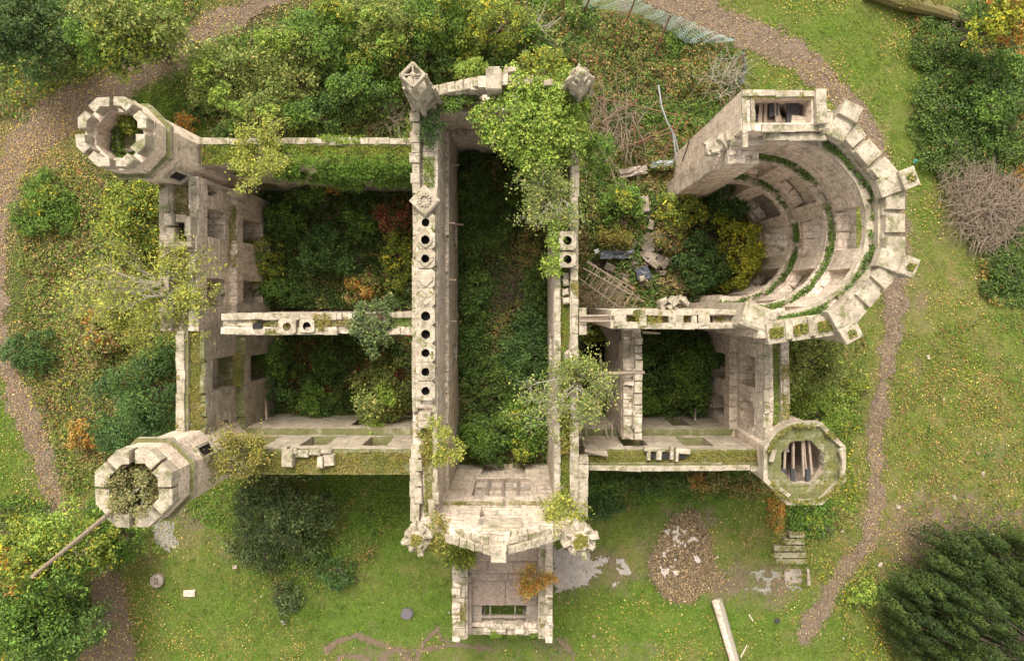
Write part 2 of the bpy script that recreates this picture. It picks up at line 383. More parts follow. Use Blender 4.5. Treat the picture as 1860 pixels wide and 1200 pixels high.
PATHS = dict(
 west=[(560,-60,18),(500,-12,19),(400,50,27),(300,110,32),(200,160,35),(100,210,38),(45,255,34),(10,330,26),(-6,430,25),(-8,520,21),(-6,600,17),(8,660,14),(30,710,21),(55,760,25),(80,820,21),(100,880,17),(120,950,17),(155,1010,15),(190,1060,28),(200,1120,43),(190,1200,52),(180,1290,57)],
 east=[(1130,-60,32),(1210,-10,36),(1330,50,32),(1440,95,26),(1510,150,20),(1560,200,18),(1590,260,16),(1620,330,18),(1635,430,20),(1625,510,24),(1620,600,14),(1602,700,14),(1590,800,13),(1592,900,15),(1580,970,16),(1540,1030,18),(1505,1080,18),(1470,1135,20),(1462,1148,18)],
)
TRACKS = [[(592,1180,8),(610,1165,6),(650,1150,5),(700,1170,5),(720,1180,5),(780,1178,5),(830,1172,5),(890,1178,4)],
 [(756,1200,5),(770,1165,5),(795,1140,4),(800,1160,4),(830,1178,4)],[(690,1215,6),(700,1185,6),(720,1178,6),(760,1215,6)],
 [(600,1215,5),(620,1190,5),(660,1190,4),(680,1215,4)],[(1015,1160,3),(1040,1185,4),(1040,1210,4)]]
PIT = (1058, 622, 1108, 735)
pitx0, pity1 = W(PIT[0], PIT[1]); pitx1, pity0 = W(PIT[2], PIT[3])
# ---------------------------------------------------------------- ground
def build_ground():
    far = [40, 50, 70, 110, 200, 400]
    xs = np.concatenate([[-v for v in far[::-1]], np.arange(-33, 33.01, .13), far]); ys = np.concatenate([[-v for v in far[::-1]], np.arange(-24, 21.01, .13), far])
    X, Y = np.meshgrid(xs, ys, indexing='ij'); Z = gh(X, Y)
    inside = (X > -15.5) & (X < 15) & (Y > -9.6) & (Y < 9.5)
    Z = np.where(inside, Z * .4, Z)
    nx, ny = X.shape; idx = np.arange(nx * ny).reshape(nx, ny)
    keep = ~((X[:-1, :-1] > pitx0) & (X[1:, 1:] < pitx1) & (Y[:-1, :-1] > pity0) & (Y[1:, 1:] < pity1))
    Fq = np.stack([idx[:-1, :-1], idx[1:, :-1], idx[1:, 1:], idx[:-1, 1:]], -1)[keep]
    V = np.stack([X, Y, Z], -1).reshape(-1, 3)
    o = mesh_np('ground', V, Fq, None, uv=False); me = o.data
    # masks: R bare/dry earth, G lushness, B dark room soil
    wob = (fbm(X, Y, .8, 3) - .5)
    n2 = fbm(X, Y, .35, 21)
    dry = np.zeros_like(X)
    for e, a in (((640,620,60,60),0),((1760,960,180,60),1.0),((1700,1020,120,70),.95),((1600,1065,30,25),.9),((1780,900,130,120),.35),((1800,640,120,330),.16),((1660,560,40,140),.5),
                 ((1700,450,60,120),.4),((60,200,120,120),.6),((120,400,110,150),.55),((150,720,120,130),.6),((60,860,30,80),.3),((1250,1000,75,100),.5),((1230,900,60,50),.3),((560,1010,150,60),.3),((240,1010,90,60),.4),((320,960,60,50),.5),
                 ((1060,1030,120,60),.6),((1380,1060,110,50),.6),((900,1190,350,60),.35),((1150,60,150,60),.5),((1450,200,90,90),.35),((1210,980,90,90),.4)):
        dry = np.maximum(dry, a * ell(X, Y, *e, .9))
    dry = np.clip(dry + wob * 1.1 * (dry > 0.02) + (n2 - .5) * .35, 0, 1)
    lush = np.zeros_like(X)
    for e, a in (((700,930,230,90),.9),((950,1130,700,70),.7),((450,1130,260,110),.55),((70,480,60,110),.9),((1450,100,200,120),.6),((1250,900,200,60),.7),((10,800,60,130),.8),((1700,200,160,200),.5),((350,200,120,60),.8),((1180,1120,160,60),.9),((1440,1130,160,70),.6)):
        lush = np.maximum(lush, a * ell(X, Y, *e, .9))
    lush = np.clip(lush + wob * .8, 0, 1)
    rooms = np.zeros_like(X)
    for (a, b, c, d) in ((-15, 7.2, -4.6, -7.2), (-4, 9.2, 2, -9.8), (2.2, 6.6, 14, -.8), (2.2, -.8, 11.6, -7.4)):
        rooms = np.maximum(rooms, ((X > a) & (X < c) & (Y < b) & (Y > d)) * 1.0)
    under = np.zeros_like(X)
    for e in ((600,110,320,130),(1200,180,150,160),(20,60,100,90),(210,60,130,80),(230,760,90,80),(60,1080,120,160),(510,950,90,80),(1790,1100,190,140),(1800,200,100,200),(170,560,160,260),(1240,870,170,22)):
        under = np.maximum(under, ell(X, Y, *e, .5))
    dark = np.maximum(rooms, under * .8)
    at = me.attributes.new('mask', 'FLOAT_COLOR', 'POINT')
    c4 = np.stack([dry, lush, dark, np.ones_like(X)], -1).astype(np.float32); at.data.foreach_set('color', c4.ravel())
    s = NT('grass_and_earth'); a = s.n('ShaderNodeAttribute'); a.attribute_name = 'mask'; sp = s.n('ShaderNodeSeparateColor'); s.l(a.outputs['Color'], sp.inputs[0])
    n1 = s.noise(2.2, 6, .7); nf = s.noise(26, 4, .8); nm = s.noise(7, 5, .75)
    g = s.mix(s.ramp(n1, .32, .68), (.115, .165, .022), (.22, .235, .055))
    g = s.mix(s.ramp(s.noise(.7, 4, .7), .4, .62, 0, .8), g, (.27, .22, .085))
    lu = s.mix(s.ramp(n1, .3, .7), (.085, .165, .014), (.16, .25, .03))
    g = s.mix(sp.outputs[1], g, lu)
    e = s.mix(s.ramp(nm, .3, .7), (.17, .12, .08), (.33, .24, .165)); fac = s.math('ADD', sp.outputs[0], s.math('MULTIPLY', s.math('SUBTRACT', nm, .5), 1.3))
    g = s.mix(s.ramp(fac, .38, .75), g, e)
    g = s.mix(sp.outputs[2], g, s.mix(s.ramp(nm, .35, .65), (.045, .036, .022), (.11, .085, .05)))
    g = s.mix(s.ramp(nf, .35, .66, .0, .75), g, s.mix(1.0, g, (.42, .42, .42), 'MULTIPLY'))
    g = s.mix(s.ramp(s.noise(34, 3, .7), .64, .7, 0, .6), g, (.30, .26, .13))
    s.col(g); s.bump(s.math('ADD', nf, nm), 1.0, .08); me.materials.append(s.m)
    tag(o, kind='structure')
    # pit added for the deep shade in the passage, its sides painted near-black
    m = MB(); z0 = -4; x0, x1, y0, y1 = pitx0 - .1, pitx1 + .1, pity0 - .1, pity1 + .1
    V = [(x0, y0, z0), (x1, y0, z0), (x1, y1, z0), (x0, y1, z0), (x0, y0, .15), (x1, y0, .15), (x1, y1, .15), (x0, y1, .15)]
    m.quads(V, [(0, 1, 2, 3), (0, 4, 5, 1), (1, 5, 6, 2), (2, 6, 7, 3), (3, 7, 4, 0)]); tag(m.build('shade_pit', SOOT_SHADE), kind='structure')
build_ground()
def cells_sheet(name, f, box, mat, step=.09, lift=.004, grav=.0):
    x0, y1 = W(box[0], box[1]); x1, y0 = W(box[2], box[3])
    xs = np.arange(x0, x1, step); ys = np.arange(y0, y1, step); X, Y = np.meshgrid(xs, ys, indexing='ij')
    V3 = gh(X, Y) + lift; m = f(X[:-1, :-1] + step / 2, Y[:-1, :-1] + step / 2)
    idx = np.arange(X.size).reshape(X.shape); Fq = np.stack([idx[:-1, :-1], idx[1:, :-1], idx[1:, 1:], idx[:-1, 1:]], -1)[m]
    V = np.stack([X, Y, V3 + grav], -1).reshape(-1, 3); used, inv = np.unique(Fq.ravel(), return_inverse=True)
    return mesh_np(name, V[used], inv.reshape(-1, 4), mat, uv=False)
def chipmat(name, a, b, c):
    s = NT(name); n = s.noise(22, 4, .85); q = s.mix(s.ramp(n, .35, .65), a, b); q = s.mix(s.ramp(s.noise(45, 2, .6), .6, .68), q, c)
    q = s.mix(s.ramp(s.noise(1.3, 4, .7), .4, .7, 0, .5), q, (.13, .095, .065)); s.col(q); s.bump(n, 1, .05); return s.m
CHIP = chipmat('wood_chip_path', (.13, .095, .07), (.235, .172, .13), (.38, .30, .22))
def rag(x, y, a=.5): return (fbm(x, y, 1.1, 44, 4) - .5) * a * 2.2 + (vn(x * 9, y * 9, 3) - .5) * .28
tag(cells_sheet('path', lambda x, y: pathdist(x, y, PATHS['west']) + rag(x, y, .6) < 0, (-60, -70, 620, 1300), CHIP, .1, .035), kind='structure')
tag(cells_sheet('path', lambda x, y: pathdist(x, y, PATHS['east']) + rag(x, y, .5) < 0, (1080, -70, 1700, 1200), CHIP, .1, .035), kind='structure')
MOUND = [(1232,930),(1262,925),(1285,965),(1295,1010),(1300,1040),(1330,1055),(1300,1066),(1275,1072),(1255,1094),(1215,1090),(1185,1055),(1178,1020),(1195,985),(1210,950)]
tag(cells_sheet('wood_chip_patch', lambda x, y: inpoly(x + rag(x, y, .25), y + rag(y, x, .25), pxpoly(MOUND)), (1150, 900, 1350, 1110), CHIP, .08, .05), kind='structure')
tag(cells_sheet('mud_tracks', lambda x, y: np.min([pathdist(x, y, t) for t in TRACKS], axis=0) + rag(x, y, .12) < 0, (560, 1120, 1090, 1215), plain('mud', (.10, .07, .045), (.17, .125, .085), 14), .08, .03), kind='structure')
SLAB = [(1003,992),(1060,1000),(1100,1010),(1135,1015),(1145,1040),(1120,1060),(1080,1062),(1040,1068),(1010,1072)]
tag(cells_sheet('concrete_apron', lambda x, y: inpoly(x + rag(x, y, .2), y + rag(y, x, .2), pxpoly(SLAB)) & (fbm(x, y, 1.5, 77) < np.where(x > W(1065, 0)[0], .52, .9)), (990, 980, 1160, 1085), plain('broken_concrete', (.38, .33, .29), (.24, .205, .175), 3), .08, .05), kind='structure')
tag(cells_sheet('ash_patch', lambda x, y: (inpoly(x + rag(x, y, .3), y + rag(y, x, .3), pxpoly([(280,950),(312,945),(322,985),(300,1000),(280,985)]))) | inpoly(x + rag(x, y, .3), y + rag(y, x, .3), pxpoly([(1370,1035),(1415,1025),(1450,1040),(1460,1065),(1400,1075),(1350,1070)])) & (fbm(x, y, 2.2, 8) < .47), (270, 935, 1480, 1090), plain('ash_grey_earth', (.33, .30, .26), (.15, .13, .11), 9), .09, .03), kind='structure')
# ================================================================ the ruined castle: one thing, its walls, towers and turrets are parts
castle = empty('ruined_castle', (0, 0, 0), 'roofless pale sandstone castle ruin with corner towers, round apse and overgrown rooms', 'castle')
def swall(name, axis, a0, a1, vs, Hs, openings=(), seed=1, mat=None, step=.55, jit=.018, holes=None, parent=None):
    """straight wall: axis 'x' runs along x, 'y' along y; vs = layer edges across; Hs = (height, raggedness) per layer;
       openings = (u0, u1, z0, z1, first layer, last layer)"""
    zmax = max(h + r for h, r in Hs) + .3; lo, hi = min(a0, a1), max(a0, a1)
    U = mergebrk(brk(lo, hi, step, seed), [o[0] for o in openings], [o[1] for o in openings])
    ztop = np.arange(max(0, min(h for h, r in Hs) - .8), zmax, .17)
    Z = mergebrk(np.arange(-.3, zmax, .62), ztop if len(ztop) < 26 else ztop[-26:], [o[2] for o in openings], [o[3] for o in openings], [h for h, r in Hs])
    V = np.array(vs, float); uc = (U[:-1] + U[1:]) / 2; zc = (Z[:-1] + Z[1:]) / 2; rs = np.random.RandomState(seed + 5)
    fill = np.zeros((len(U) - 1, len(V) - 1, len(Z) - 1), bool)
    for j, (h, r) in enumerate(Hs):
        hh = h + r * ((fbm(uc, uc * 0 + j * 3.3, .7, seed, 3) - .5) * 2.6 + rs.uniform(-.4, .4, len(uc)))
        fill[:, j, :] = zc[None] < hh[:, None]
    for (u0, u1, z0, z1, j0, j1) in openings:
        m = (uc[:, None] > u0) & (uc[:, None] < u1) & (zc[None] > z0) & (zc[None] < z1)
        for j in range(j0, min(j1, len(Hs) - 1) + 1): fill[:, j, :] &= ~m
    if holes: holes(fill, uc, zc)
    mp = (lambda u, v, z: (u, v)) if axis == 'x' else (lambda u, v, z: (v, u))
    if axis == 'y': # keep the faces pointing outwards
        V2 = V[::-1]; fill = fill[:, ::-1, :]
        return vox(name, mp, U, V2, Z, fill, mat or STONE, parent or castle, jit, seed)
    return vox(name, mp, U, V, Z, fill, mat or STONE, parent or castle, jit, seed)
def coping(name, items, seed, mat=None, parent=None):
    for i, it in enumerate(items): o = MB(seed + 40 * i).row(*it).build(name, mat or STONE2, parent or castle)
    return o
# --- west wing, outer west wall (two lengths, the southern one set back)
w1 = swall('west_wall', 'y', -1.3, 5.9, [-16.7, -16.25, -15.45, -15.0, -14.62], [(8.25, .12), (7.85, .05), (8.15, .22), (4.7, .08)],
      [(3.2, 4.6, 5.2, 7.2, 1, 3), (-.2, 1.2, 5.2, 7.3, 1, 3), (.0, 1.2, 1.2, 3.9, 1, 3), (3.2, 4.5, 1.2, 3.9, 1, 3), (5.2, 5.75, 6.2, 7.2, 2, 3)], 11)
w1b = swall('west_wall', 'y', -6.9, -1.3, [-16.0, -15.5, -14.95, -14.75, -14.3], [(8.15, .1), (7.9, .05), (7.9, .25), (4.5, .12)],
      [(-4.25, -2.7, 4.9, 7.2, 1, 3), (-4.2, -2.8, 1.2, 3.7, 1, 3), (-6.4, -5.9, 5.4, 6.6, 1, 3)], 12, MOSSY)
coping('coping', [((-16.5, -1.1), (-16.5, 5.6), 8.2, .42, .16, .35, .8, .008, .12), ((-15.2, 1.6), (-15.2, 5.7), 8.1, .3, .16, .3, .6, .03, .3)], 1, None, w1)
coping('coping', [((-15.8, -6.7), (-15.8, -1.3), 8.1, .4, .14, .4, .9, .008, .05)], 2, None, w1b)
m = MB(5)       # square stub of a chimney on the west wall
for (px, py, a, b, h) in ((312, 400, .35, .5, .8), (334, 398, .45, .35, .7), (346, 412, .25, .9, .7), (312, 428, .35, .75, .55), (331, 444, .95, .25, .5), (313, 448, .4, .3, .5)):
    x, y = W(px, py, 8.6); m.box((x, y, 8.2 + h / 2), (a, b, h), 0, .02, ch=.03)
x, y = W(323, 405, 8.2); m.build('chimney_stub', STONE2, castle); MB().box((x, y, 8.25), (.5, .35, .12)).build('flue', SOOT_SHADE, castle)
# --- north and south walls of the west wing
w2 = swall('north_wall', 'x', -15.0, -4.85, [6.5, 7.35, 7.7], [(7.9, .05), (8.05, .06)], [(-11, -9.8, 4.8, 6.9, 0, 1), (-8, -6.8, 4.8, 6.9, 0, 1), (-14.6, -13.6, 5.2, 6.6, 0, 0), (-14.8, -13.4, .8, 2.8, 0, 0)], 13, MOSSY)
coping('coping', [((-15, 7.55), (-4.9, 7.55), 8.02, .3, .1, .5, 1.1, .015, .02)], 3, None, w2)
w3 = swall('south_wall', 'x', -14.3, -4.85, [-8.05, -7.7, -7.0, -6.84, -6.5], [(7.95, .04), (7.9, .05), (7.95, .2), (4.6, .1)],
      [(-10.6, -9.3, 5.0, 7.2, 1, 3), (-7.6, -6.4, 5.0, 7.2, 1, 3), (-13.2, -12.2, 5.0, 7.2, 1, 3), (-9, -7.8, 1.0, 3.6, 1, 3)], 14, MOSSY)
m = MB(9)
for (px, py, a, b, h) in ((519, 828, .25, .9, .5), (528, 830, .3, .8, .5), (548, 824, .6, .3, .3), (572, 821, .5, .25, .3), (583, 838, .25, .5, .5), (598, 835, .5, .5, .35), (530, 818, .5, .25, .4), (592, 820, .5, .2, .3)):
    x, y = W(px, py, 8.2); m.box((x, y, 7.95 + h / 2), (a, b, h), 0, .03, ch=.04)
m.each('parapet_stone', STONE2, w3)
# --- cross wall of the west wing, broken in the middle
w4 = swall('cross_wall', 'x', -13.8, -7.3, [-1.42, -1.12, -.78, -.5], [(8.45, .08), (8.3, .04), (8.45, .1)], [(-12.3, -11.6, 7.6, 9, 1, 1), (-12.7, -11.7, 4.8, 6.8, 0, 2)], 15, INNER,
      holes=lambda f, u, z: [f.__setitem__((i, slice(None), z > 8.1), False) for i in range(len(u)) if u[i] > -8.3])
coping('coping', [((-13.6, -1.3), (-8.4, -1.3), 8.42, .3, .14), ((-13.6, -.62), (-8.2, -.62), 8.42, .3, .14)], 4, None, w4)
w4b = swall('cross_wall', 'x', -6.25, -4.9, [-1.42, -1.1, -.75, -.45], [(8.3, .1), (8.1, .05), (8.3, .1)], (), 16, INNER)
coping('coping', [((-6.2, -1.35), (-4.9, -1.35), 8.3, .28, .18), ((-6.2, -.55), (-4.9, -.55), 8.3, .28, .18), ((-6.15, -1.3), (-6.15, -.6), 8.3, .25, .2)], 5, None, w4b)
def capstone(px, py, z, w, l, hole, diamond, seed, depth=.85, parent=None, slab=.45, name='chimney'):
    """a chimney block seen from above: slab with round flue hole, raised diamond collar"""
    x, y = W(px, py, z); n = 16; m = MB(seed); V = []; rd = random.Random(seed)
    def sq(i, a, b):
        t = 2 * PI * (i + .5) / n; c, s = math.cos(t), math.sin(t); q = 1 / max(abs(c) / a, abs(s) / b); return c * q, s * q
    def dm(i, r):
        t = 2 * PI * (i + .5) / n; c, s = math.cos(t), math.sin(t); q = r / (abs(c) + abs(s)); return c * q, s * q
    def cr(i, r): t = 2 * PI * (i + .5) / n; return r * math.cos(t), r * math.sin(t)
    R = rd.uniform(.175, .215) if hole else .02; dr = min(w, l) * (.47 if diamond else .46)
    rings = [[(*sq(i, w / 2, l / 2), -slab) for i in range(n)], [(*sq(i, w / 2, l / 2), -.02) for i in range(n)], [(*sq(i, w / 2 - .015, l / 2 - .015), 0) for i in range(n)]]
    if diamond: rings += [[(*dm(i, dr + .03), 0.01) for i in range(n)], [(*dm(i, dr), .09 if diamond == 1 else .05) for i in range(n)], [(*dm(i, dr * .8), .10 if diamond == 1 else .055) for i in range(n)]]
    top = rings[-1][0][2]; rings += [[(*cr(i, R), top + .005) for i in range(n)]]
    for rg in rings: V += [(x + a + rd.uniform(-.012, .012), y + b + rd.uniform(-.012, .012), z + c + rd.uniform(-.008, .008)) for a, b, c in rg]
    fs = [(k * n + i, k * n + (i + 1) % n, (k + 1) * n + (i + 1) % n, (k + 1) * n + i) for k in range(len(rings) - 1) for i in range(n)]
    o = m.quads(V, fs).build(name, STONE2, parent or castle)
    if hole:
        q = MB(seed + 1); q.quads([(x + cr(i, R)[0], y + cr(i, R)[1], z + top) for i in range(n)] + [(x + cr(i, R)[0], y + cr(i, R)[1], z - depth) for i in range(n)] + [(x, y, z - depth)],
            [(i, n + i, n + (i + 1) % n, (i + 1) % n) for i in range(n)] + [(2 * n, n + i, n + (i + 1) % n, n + (i + 2) % n) for i in range(0, n, 2)])
        q.build('flue', SOOT_SHADE, o)
    return o
capstone(521, 593, 8.75, .8, .75, 1, 0, 71, .4, w4); capstone(557, 592, 8.72, .7, .6, 1, 0, 73, .3, w4)
x, y = W(467, 592, 8.6); MB().box((x, y, 8.55), (.42, .26, .1)).build('flue', SOOT_SHADE, w4)
# --- hall, west wall with the row of chimneys
c1 = swall('hall_west_wall', 'y', -9.9, 9.3, [-4.85, -4.4, -3.72, -3.55], [(9.0, .06), (9.1, .05), (5.9, .3)], [(.2, .5, 6.6, 7.6, 2, 2), (-3.4, -2.2, 1.2, 3.8, 1, 2), (3.0, 4.3, 1.2, 3.8, 1, 2)], 17, INNER)
m = MB(21)
m.row((-4.72, -4.9), (-4.72, 8.9), 9.02, .26, .22, .5, 1.1, .01, 0).row((-3.82, -9.4), (-3.82, 5.2), 9.08, .2, .2, .5, 1.2, .01, .08)
m.row((-4.72, -9.8), (-4.72, -6.4), 9.02, .4, .35, .5, 1.1, .01, 0)
for k in range(9):                                  # stepped coping rising to the north turret
    m.row((-4.62 - .05 * (k % 2), 4.9 + k * .45), (-4.62 - .05 * (k % 2), 5.35 + k * .45), 9.2, .34 + .1 * (k % 2), .25 + .03 * k, .4, .5, .008, 0)
m.build('coping', STONE2, c1)
m = MB(22); x, y0 = W(773, 345, 9.6); x, y1 = W(773, 742, 9.6)
U = brk(y1, y0, .42, 3)
vox('chimney_base', lambda u, v, z: (v, u), U, [-3.82, -4.3, -4.66], [8.9, 9.1, 9.3], np.ones((len(U) - 1, 2, 2), bool), STONE, c1, .01, 4)
for i, (py, hole, dia) in enumerate(((404, 1, 0), (436, 1, 1), (470, 1, 1), (506, 0, 1), (540, 0, 2), (574, 1, 0), (607, 1, 0), (641, 1, 0), (675, 1, 2), (710, 1, 0))):
    capstone(773, py, 9.72, .84, .825, hole, dia, 100 + i, .4, c1, .4)
x, y = W(771, 364, 9.95); m = MB(30)
m.box((x, y, 9.7), (.95, 1.0, .5), PI / 4, .02, ch=.05)
m.build('chimney', STONE2, c1)
m = MB(31)
for a in range(12): t = a * PI / 6; m.box((x + .24 * math.cos(t), y + .24 * math.sin(t), 9.98), (.13, .1, .12), t, .012, ch=.03)
m.build('chimney_pot_rim', STONE2, c1)
m = MB(32)
for py in (755, 770): x, y = W(772, py, 9.4); m.box((x, y, 9.35), (.55, .35, .5), 0, .02, ch=.05)
for (px, py, a, b, h) in ((760, 845, .35, .5, .4), (758, 870, .35, .6, .4), (760, 900, .35, .7, .35), (786, 925, .3, .9, .5), (793, 905, .25, .5, .4), (757, 825, .4, .4, .3), (790, 795, .25, .6, .3)):
    x, y = W(px, py, 9.4); m.box((x, y, 9.1 + h / 2), (a, b, h), .06, .03, ch=.04)
m.each('parapet_stone', STONE2, c1)
m = MB(33)          # iron cramps and timber stubs left in the inner face
for (py, z) in ((405, 7.2), (508, 6.4), (583, 6.2), (300, 5)): X, Y = -3.55, W(0, py, z)[1]; m.box((X + .18, Y, z), (.5, .07, .07), 0, .01)
m.each('joist_stub', WOOD, c1)
# --- hall, east wall
c2 = swall('hall_east_wall', 'y', -9.7, 9.2, [1.6, 1.86, 2.3, 2.66], [(8.8, .05), (8.35, .1), (8.95, .06)], [(-3.0, -1.6, 3.4, 6.4, 0, 2), (1.6, 2.8, 1.2, 3.8, 0, 2)], 18, INNER)
m = MB(41); m.row((2.5, -9.3), (2.5, 9.0), 8.92, .32, .2, .5, 1.2, .012, .06).row((1.73, -9.3), (1.73, 1.4), 8.76, .24, .12, .5, 1.2, .012, .05)
m.row((2.85, -9.7), (2.85, -7.0), 8.4, .55, .5, .5, 1.0, .012, 0)
x, y = W(1050, 583, 9); m.box((2.85, y, 8.9), (.35, 1.2, .6), 0, .02, ch=.04)
for (py, w) in ((500, .5), (512, .45), (530, .4), (545, .4)): x, y = W(1028, py, 8.8); m.box((2.12, y, 8.7), (.3, .3, .3), .2, .04, ch=.05)
m.build('coping', STONE2, c2)
capstone(1031, 437, 9.7, .8, .85, 1, 0, 130, .5, c2, .8); capstone(1031, 471, 9.6, .75, .7, 1, 0, 131, .5, c2, .8)
# --- gables of the hall
def gable(name, y0, y1, apex, xa, eave, extra, openings, seed, inner_first):
    xl, xr = -4.4, 2.4; vs = sorted([y0, y1] + [e[0] for e in extra])
    U = mergebrk(brk(xl, xr, .5, seed), [o[0] for o in openings], [o[1] for o in openings])
    Z = mergebrk(np.arange(-.3, eave, .6), np.arange(eave - .6, apex + .4, .17), [o[2] for o in openings], [o[3] for o in openings], [e[1] for e in extra])
    uc = (U[1:] + U[:-1]) / 2; zc = (Z[1:] + Z[:-1]) / 2; vc = (np.array(vs[1:]) + np.array(vs[:-1])) / 2
    H = eave + (apex - eave) * np.clip(1 - np.abs(uc - xa) / 3.3, 0, 1)
    fill = zc[None, None] < H[:, None, None] + np.zeros((1, len(vc), 1))
    for j, v in enumerate(vc):
        for e in extra:
            if min(y0, y1) > v or max(y0, y1) < v: pass
        hmax = 99
        for (ye, ze) in extra:
            if (y1 > y0 and v < ye) or (y1 < y0 and v > ye): pass
        lay = [ze for (ye, ze) in extra if (abs(v) < abs(ye))]
        if lay: hmax = min(lay)
        fill[:, j] &= (zc[None] < hmax)
    for (u0, u1, z0, z1, d0, d1) in openings:
        mm = (uc[:, None] > u0) & (uc[:, None] < u1) & (zc[None] > z0) & (zc[None] < z1)
        for j, v in enumerate(vc):
            if d0 < abs(v) < d1: fill[:, j] &= ~mm
    return vox(name, lambda u, v, z: (u, v), U, vs, Z, fill, STONE, castle, .02, seed)
g1 = gable('south_gable', -9.4, -10.35, 11.6, -.85, 9.5, [(-9.62, 7.4)], [(-2.35, .55, 3.2, 6.7, 9.3, 9.75), (-1.8, .05, 7.5, 9.3, 9.5, 10.5), (-2.1, .3, .2, 2.4, 9.3, 9.8)], 19, True)
g2 = gable('north_gable', 8.75, 9.75, 11.2, -.9, 8.6, [(9.0, 4.3), (9.25, 8.0)], [(-1.8, .2, 8.2, 9.6, 9.1, 10), (-2.2, .6, 4.8, 7.6, 8.9, 9.4)], 20, True)
def rake(m, p, q, w, z0, z1, n, h=.25, jit=.02):
    for i in range(n):
        t = (i + .5) / n; a = math.atan2(q[1] - p[1], q[0] - p[0]); L = math.dist(p, q) / n
        m.box((p[0] + (q[0] - p[0]) * t, p[1] + (q[1] - p[1]) * t, z0 + (z1 - z0) * t + h / 2), (L * .97, w * m.r.uniform(.9, 1.1), h), a, jit, ((z1 - z0) / math.dist(p, q), 0), .04)
m = MB(51)
rake(m, (-4.0, -10.2), (-.85, -10.3), .34, 9.55, 11.75, 9); rake(m, (2.2, -10.2), (-.85, -10.3), .34, 9.55, 11.75, 9)
rake(m, (-3.6, -9.95), (-1.3, -9.95), .3, 9.7, 11.2, 6); rake(m, (1.9, -9.95), (-.4, -9.95), .3, 9.7, 11.2, 6)
m.box((-.86, -10.33, 11.95), (.62, .5, .6), 0, .02, ch=.05).box((-.86, -10.0, 11.9), (.7, .3, .45), 0, .02, ch=.05).box((-.86, -9.7, 11.0), (1.6, .3, .3), 0, .02, ch=.05)
m.box((-.86, -9.58, 10.2), (1.9, .12, 1.0), 0, .012, ch=.02)
m.row((-3.6, -9.53), (1.6, -9.53), 7.42, .22, .09, .6, 1.1, .01, .1)
m.build('coping', STONE2, g1)
m = MB(52)
rake(m, (-4.0, 9.5), (-1.7, 9.55), .45, 9.0, 10.4, 6); rake(m, (2.1, 9.5), (.1, 9.55), .4, 9.0, 10.4, 6)
x, y = W(897, 146, 11.2); m.box((x, y, 10.9), (.66, .9, 1.0), 0, .02, ch=.05)
x, y = W(905, 122, 11.0); m.box((x - .2, y, 10.6), (.5, .25, .3), 0, .02, ch=.04).box((x + .5, y, 10.6), (.5, .22, .3), 0, .02, ch=.04)
for (px, py, a, b) in ((948, 148, .6, .18), (925, 140, .2, .4), (965, 145, .25, .35), (995, 152, .4, .3), (1020, 160, .35, .3)): x, y = W(px, py, 10.5); m.box((x, y, 10.4), (a, b, .35), .1, .03, ch=.05)
m.row((-3.6, 9.1), (-.9, 9.1), 8.02, .3, .12, .5, 1.0, .015, 0).row((-3.3, 8.86), (-1.2, 8.86), 4.32, .3, .35, .5, 1.4, .015, 0)
m.build('coping', STONE2, g2)
# blocked mullioned window in the south gable
m = MB(53)
for i in range(4):
    for j in range(2):
        X = -2.05 + i * .76; Z = 3.75 + j * 1.5
        for b in range(3): m.box((X, -9.66, Z + b * .36), (.52, .08, .07), 0, .01)
        m.box((X - .2, -9.66, Z + .4), (.05, .08, 1.1), 0, .01)
m.build('window_grille', GALV, g1)
m = MB(54)
for i in range(5): m.box((-2.38 + i * .76, -9.6, 4.95), (.15, .26, 3.5), 0, .012)
for z in (3.3, 4.92, 6.6): m.box((-.9, -9.595, z), (2.9, .24, .16), 0, .012)
m.build('window_mullions', GREY, g1)
m = MB(); m.box((-.9, -9.8, 5), (3.0, .06, 3.6)); m.build('window_back', plain('dull_plaster', (.30, .27, .24), (.18, .16, .14), 6), g1)
# --- turrets on the four corners of the hall
def prism(m, c, z0, z1, r0, r1, n, rot, jit=.01, cap=True):
    V = []
    for z, r in ((z0, r0), (z1, r1)):
        for i in range(n): t = rot + 2 * PI * i / n; V.append((c[0] + r * math.cos(t) + m.r.uniform(-jit, jit), c[1] + r * math.sin(t) + m.r.uniform(-jit, jit), z))
    fs = [(i, (i + 1) % n, n + (i + 1) % n, n + i) for i in range(n)]; V.append((c[0], c[1], z1))
    if cap: fs += [(2 * n, n + i, n + (i + 1) % n, n + (i + 2) % n) for i in range(0, n, 2)]
    m.quads(V, fs); return m
m = MB(61); c = (-4.2, 8.95)
prism(m, c, 8.2, 8.9, .62, .72, 4, 0); prism(m, c, 8.9, 9.1, .8, .74, 4, 0); prism(m, c, 9.1, 12.0, .60, .56, 4, 0); prism(m, c, 12.0, 12.2, .66, .6, 4, 0)
for k in range(4):
    t = k * PI / 2; d = (math.cos(t), math.sin(t)); prism(m, (c[0] + d[0] * .62, c[1] + d[1] * .62), 9.1, 11.6, .13, .09, 4, t)
    t += PI / 4; d = (math.cos(t), math.sin(t))
    for z in (9.6, 10.3, 11.1): m.box((c[0] + d[0] * .45, c[1] + d[1] * .45, z), (.14, .42, .12), t, .012, ch=.02)
tp = m.build('turret', STONE2, castle)
m = MB(62)
